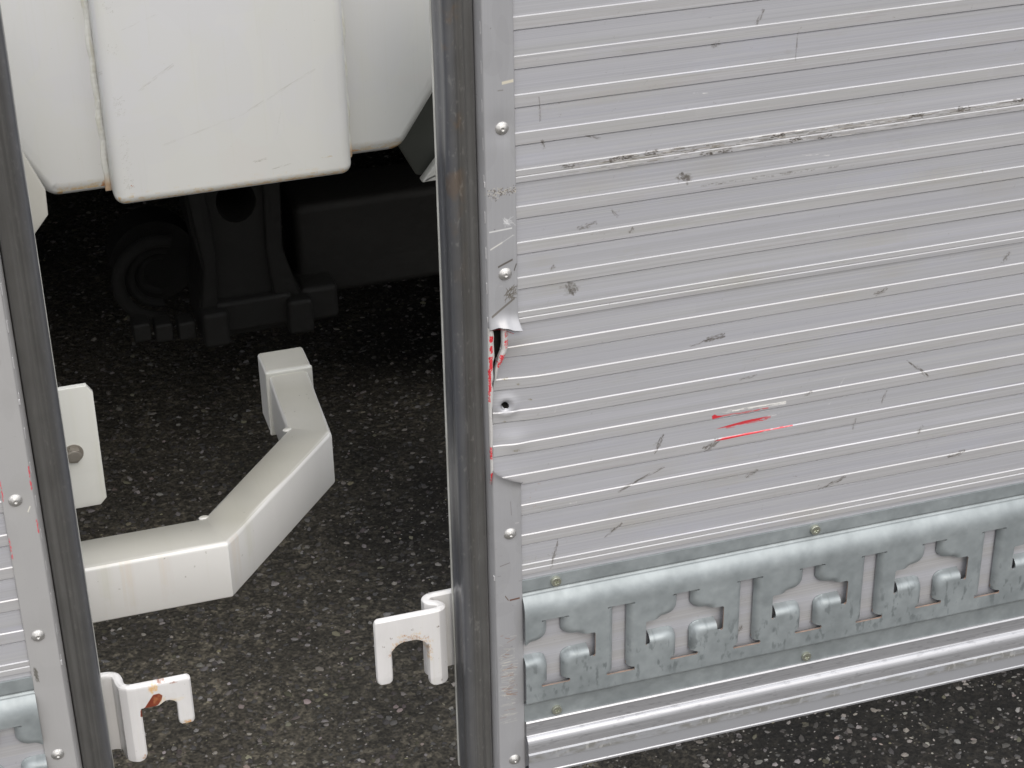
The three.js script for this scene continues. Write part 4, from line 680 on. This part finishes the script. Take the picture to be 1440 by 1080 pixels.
const right = makeDoor({ mirror: false, x0: 0, baseX: 0.4, name: 'cargo_gate', torn: true, label: 'right aluminium truck gate with torn edge trim, red scratches, lashing rail and rubber seal', mats: { board: M.board, trim: M.trim, rubber: M.rubber },
  rivets: [1.247, 1.1251, 1.0031, 0.7584, 0.6355 + 0.3 * 0, 0.5127].filter(y => Math.abs(y - 0.6355) > 0.01), bottomScrews: [[0.0295, 0.7015], [0.0295, 0.5608], [0.272, 0.7021], [0.272, 0.561], [0.514, 0.702], [0.514, 0.561], [0.757, 0.702], [0.757, 0.561]] });
const left = makeDoor({ mirror: true, x0: -0.4136, baseX: -0.8, name: 'cargo_gate', torn: false, label: 'left aluminium truck gate at the photo edge with riveted grey trim and rusty white hook', mats: { board: M.boardPlain, trim: M.trimLeft, rubber: M.rubberLeft },
  rivets: [1.247, 1.1215, 0.9970, 0.8751, 0.7465, 0.6245, 0.5127], bottomScrews: [[0.062, 0.7015], [0.062, 0.5608], [0.305, 0.702], [0.305, 0.561], [0.547, 0.702], [0.547, 0.561]] });
{ // right hook, path runs leftwards from behind the seal, swings forwards and back, then the face runs left
  const path = bez([[-0.045, -0.0400], [-0.062, -0.0400], [-0.0735, -0.0390], [-0.0775, -0.0345], [-0.0745, -0.0295], [-0.0690, -0.0265], [-0.0665, -0.0225], [-0.0690, -0.0185], [-0.0760, -0.0175], [-0.09, -0.0175], [-0.105, -0.0175], [-0.128, -0.0175]], 90);
  let L = 0, s66 = 0; const S = [0]; for (let i = 1; i < path.length; i++) { L += Math.hypot(path[i][0] - path[i - 1][0], path[i][1] - path[i - 1][1]); S.push(L); } const sAt = x => { for (let i = path.length - 1; i > 0; i--) if (path[i][0] >= x) return S[i]; return 0; };
  const sL = sAt(-0.1280), a = sAt(-0.0823), b = sAt(-0.1144);
  const sdf = (u, v) => {                                // bar, two legs of unlike length, arched notch between them
    const bar = sdBox(u, v, sL - 0.06, 0.6645, 0.06, 0.0175, 0.005), legR = sdBox(u, v, a - 0.05, 0.6415, 0.05, 0.0405, 0.007), legL = sdBox(u, v, (b + sL) / 2, 0.6475, (sL - b) / 2, 0.0345, 0.005);
    return Math.min(-Math.min(bar, legR, legL), sdBox(u, v, (a + b) / 2, 0.600, (b - a) / 2, 0.0545, 0.0125), v > 0.625 ? 1 : Math.max(Math.abs(u - (a + b) / 2) - (b - a) / 2 + 0.0006, -1));
  };
  right.P('hook', hookGeo({ path, sdf, s0: 0.002, s1: sL + 0.002, v0: 0.598, v1: 0.684 }), M.hookRight, right.t, 'white steel hook plate with a square notch on the edge of the right gate');
}
{ // left hook, mirrored in plan and longer on the door side
  const path = bez([[-0.375, -0.0420], [-0.362, -0.0420], [-0.3525, -0.0415], [-0.3470, -0.0385], [-0.3450, -0.0330], [-0.3446, -0.0270], [-0.3430, -0.0220], [-0.3375, -0.0190], [-0.330, -0.0185], [-0.31, -0.0185], [-0.28, -0.0185]], 90);
  let L = 0; const S = [0]; for (let i = 1; i < path.length; i++) { L += Math.hypot(path[i][0] - path[i - 1][0], path[i][1] - path[i - 1][1]); S.push(L); } const sAt = x => { for (let i = path.length - 1; i > 0; i--) if (path[i][0] <= x) return S[i]; return 0; };
  const sR = sAt(-0.2858), a = sAt(-0.3287), b = sAt(-0.2996);
  const sdf = (u, v) => {
    const bar = sdBox(u, v, sR - 0.06, 0.6515, 0.06, 0.0123, 0.004), legL = sdBox(u, v, a - 0.05, 0.6235, 0.05, 0.0403, 0.008), legR = sdBox(u, v, (b + sR) / 2, 0.6393, (sR - b) / 2, 0.0245, 0.0035);
    const k = (u - a) * 0.54 - (v - 0.6295) * 0.84;      // sloping shoulder of the notch on the leg side
    return Math.min(-Math.min(bar, legL, legR), Math.max(sdBox(u, v, (a + b) / 2, 0.590, (b - a) / 2, 0.0525, 0.007), -k));
  };
  const o = hookGeo({ path, sdf, s0: 0.002, s1: sR + 0.002, v0: 0.578, v1: 0.667 });
  const m = part('hook', o, M.hookLeft, left.t, 'white steel hook plate with rust patches on the edge of the left gate');
}
renderer.render(scene, camera);
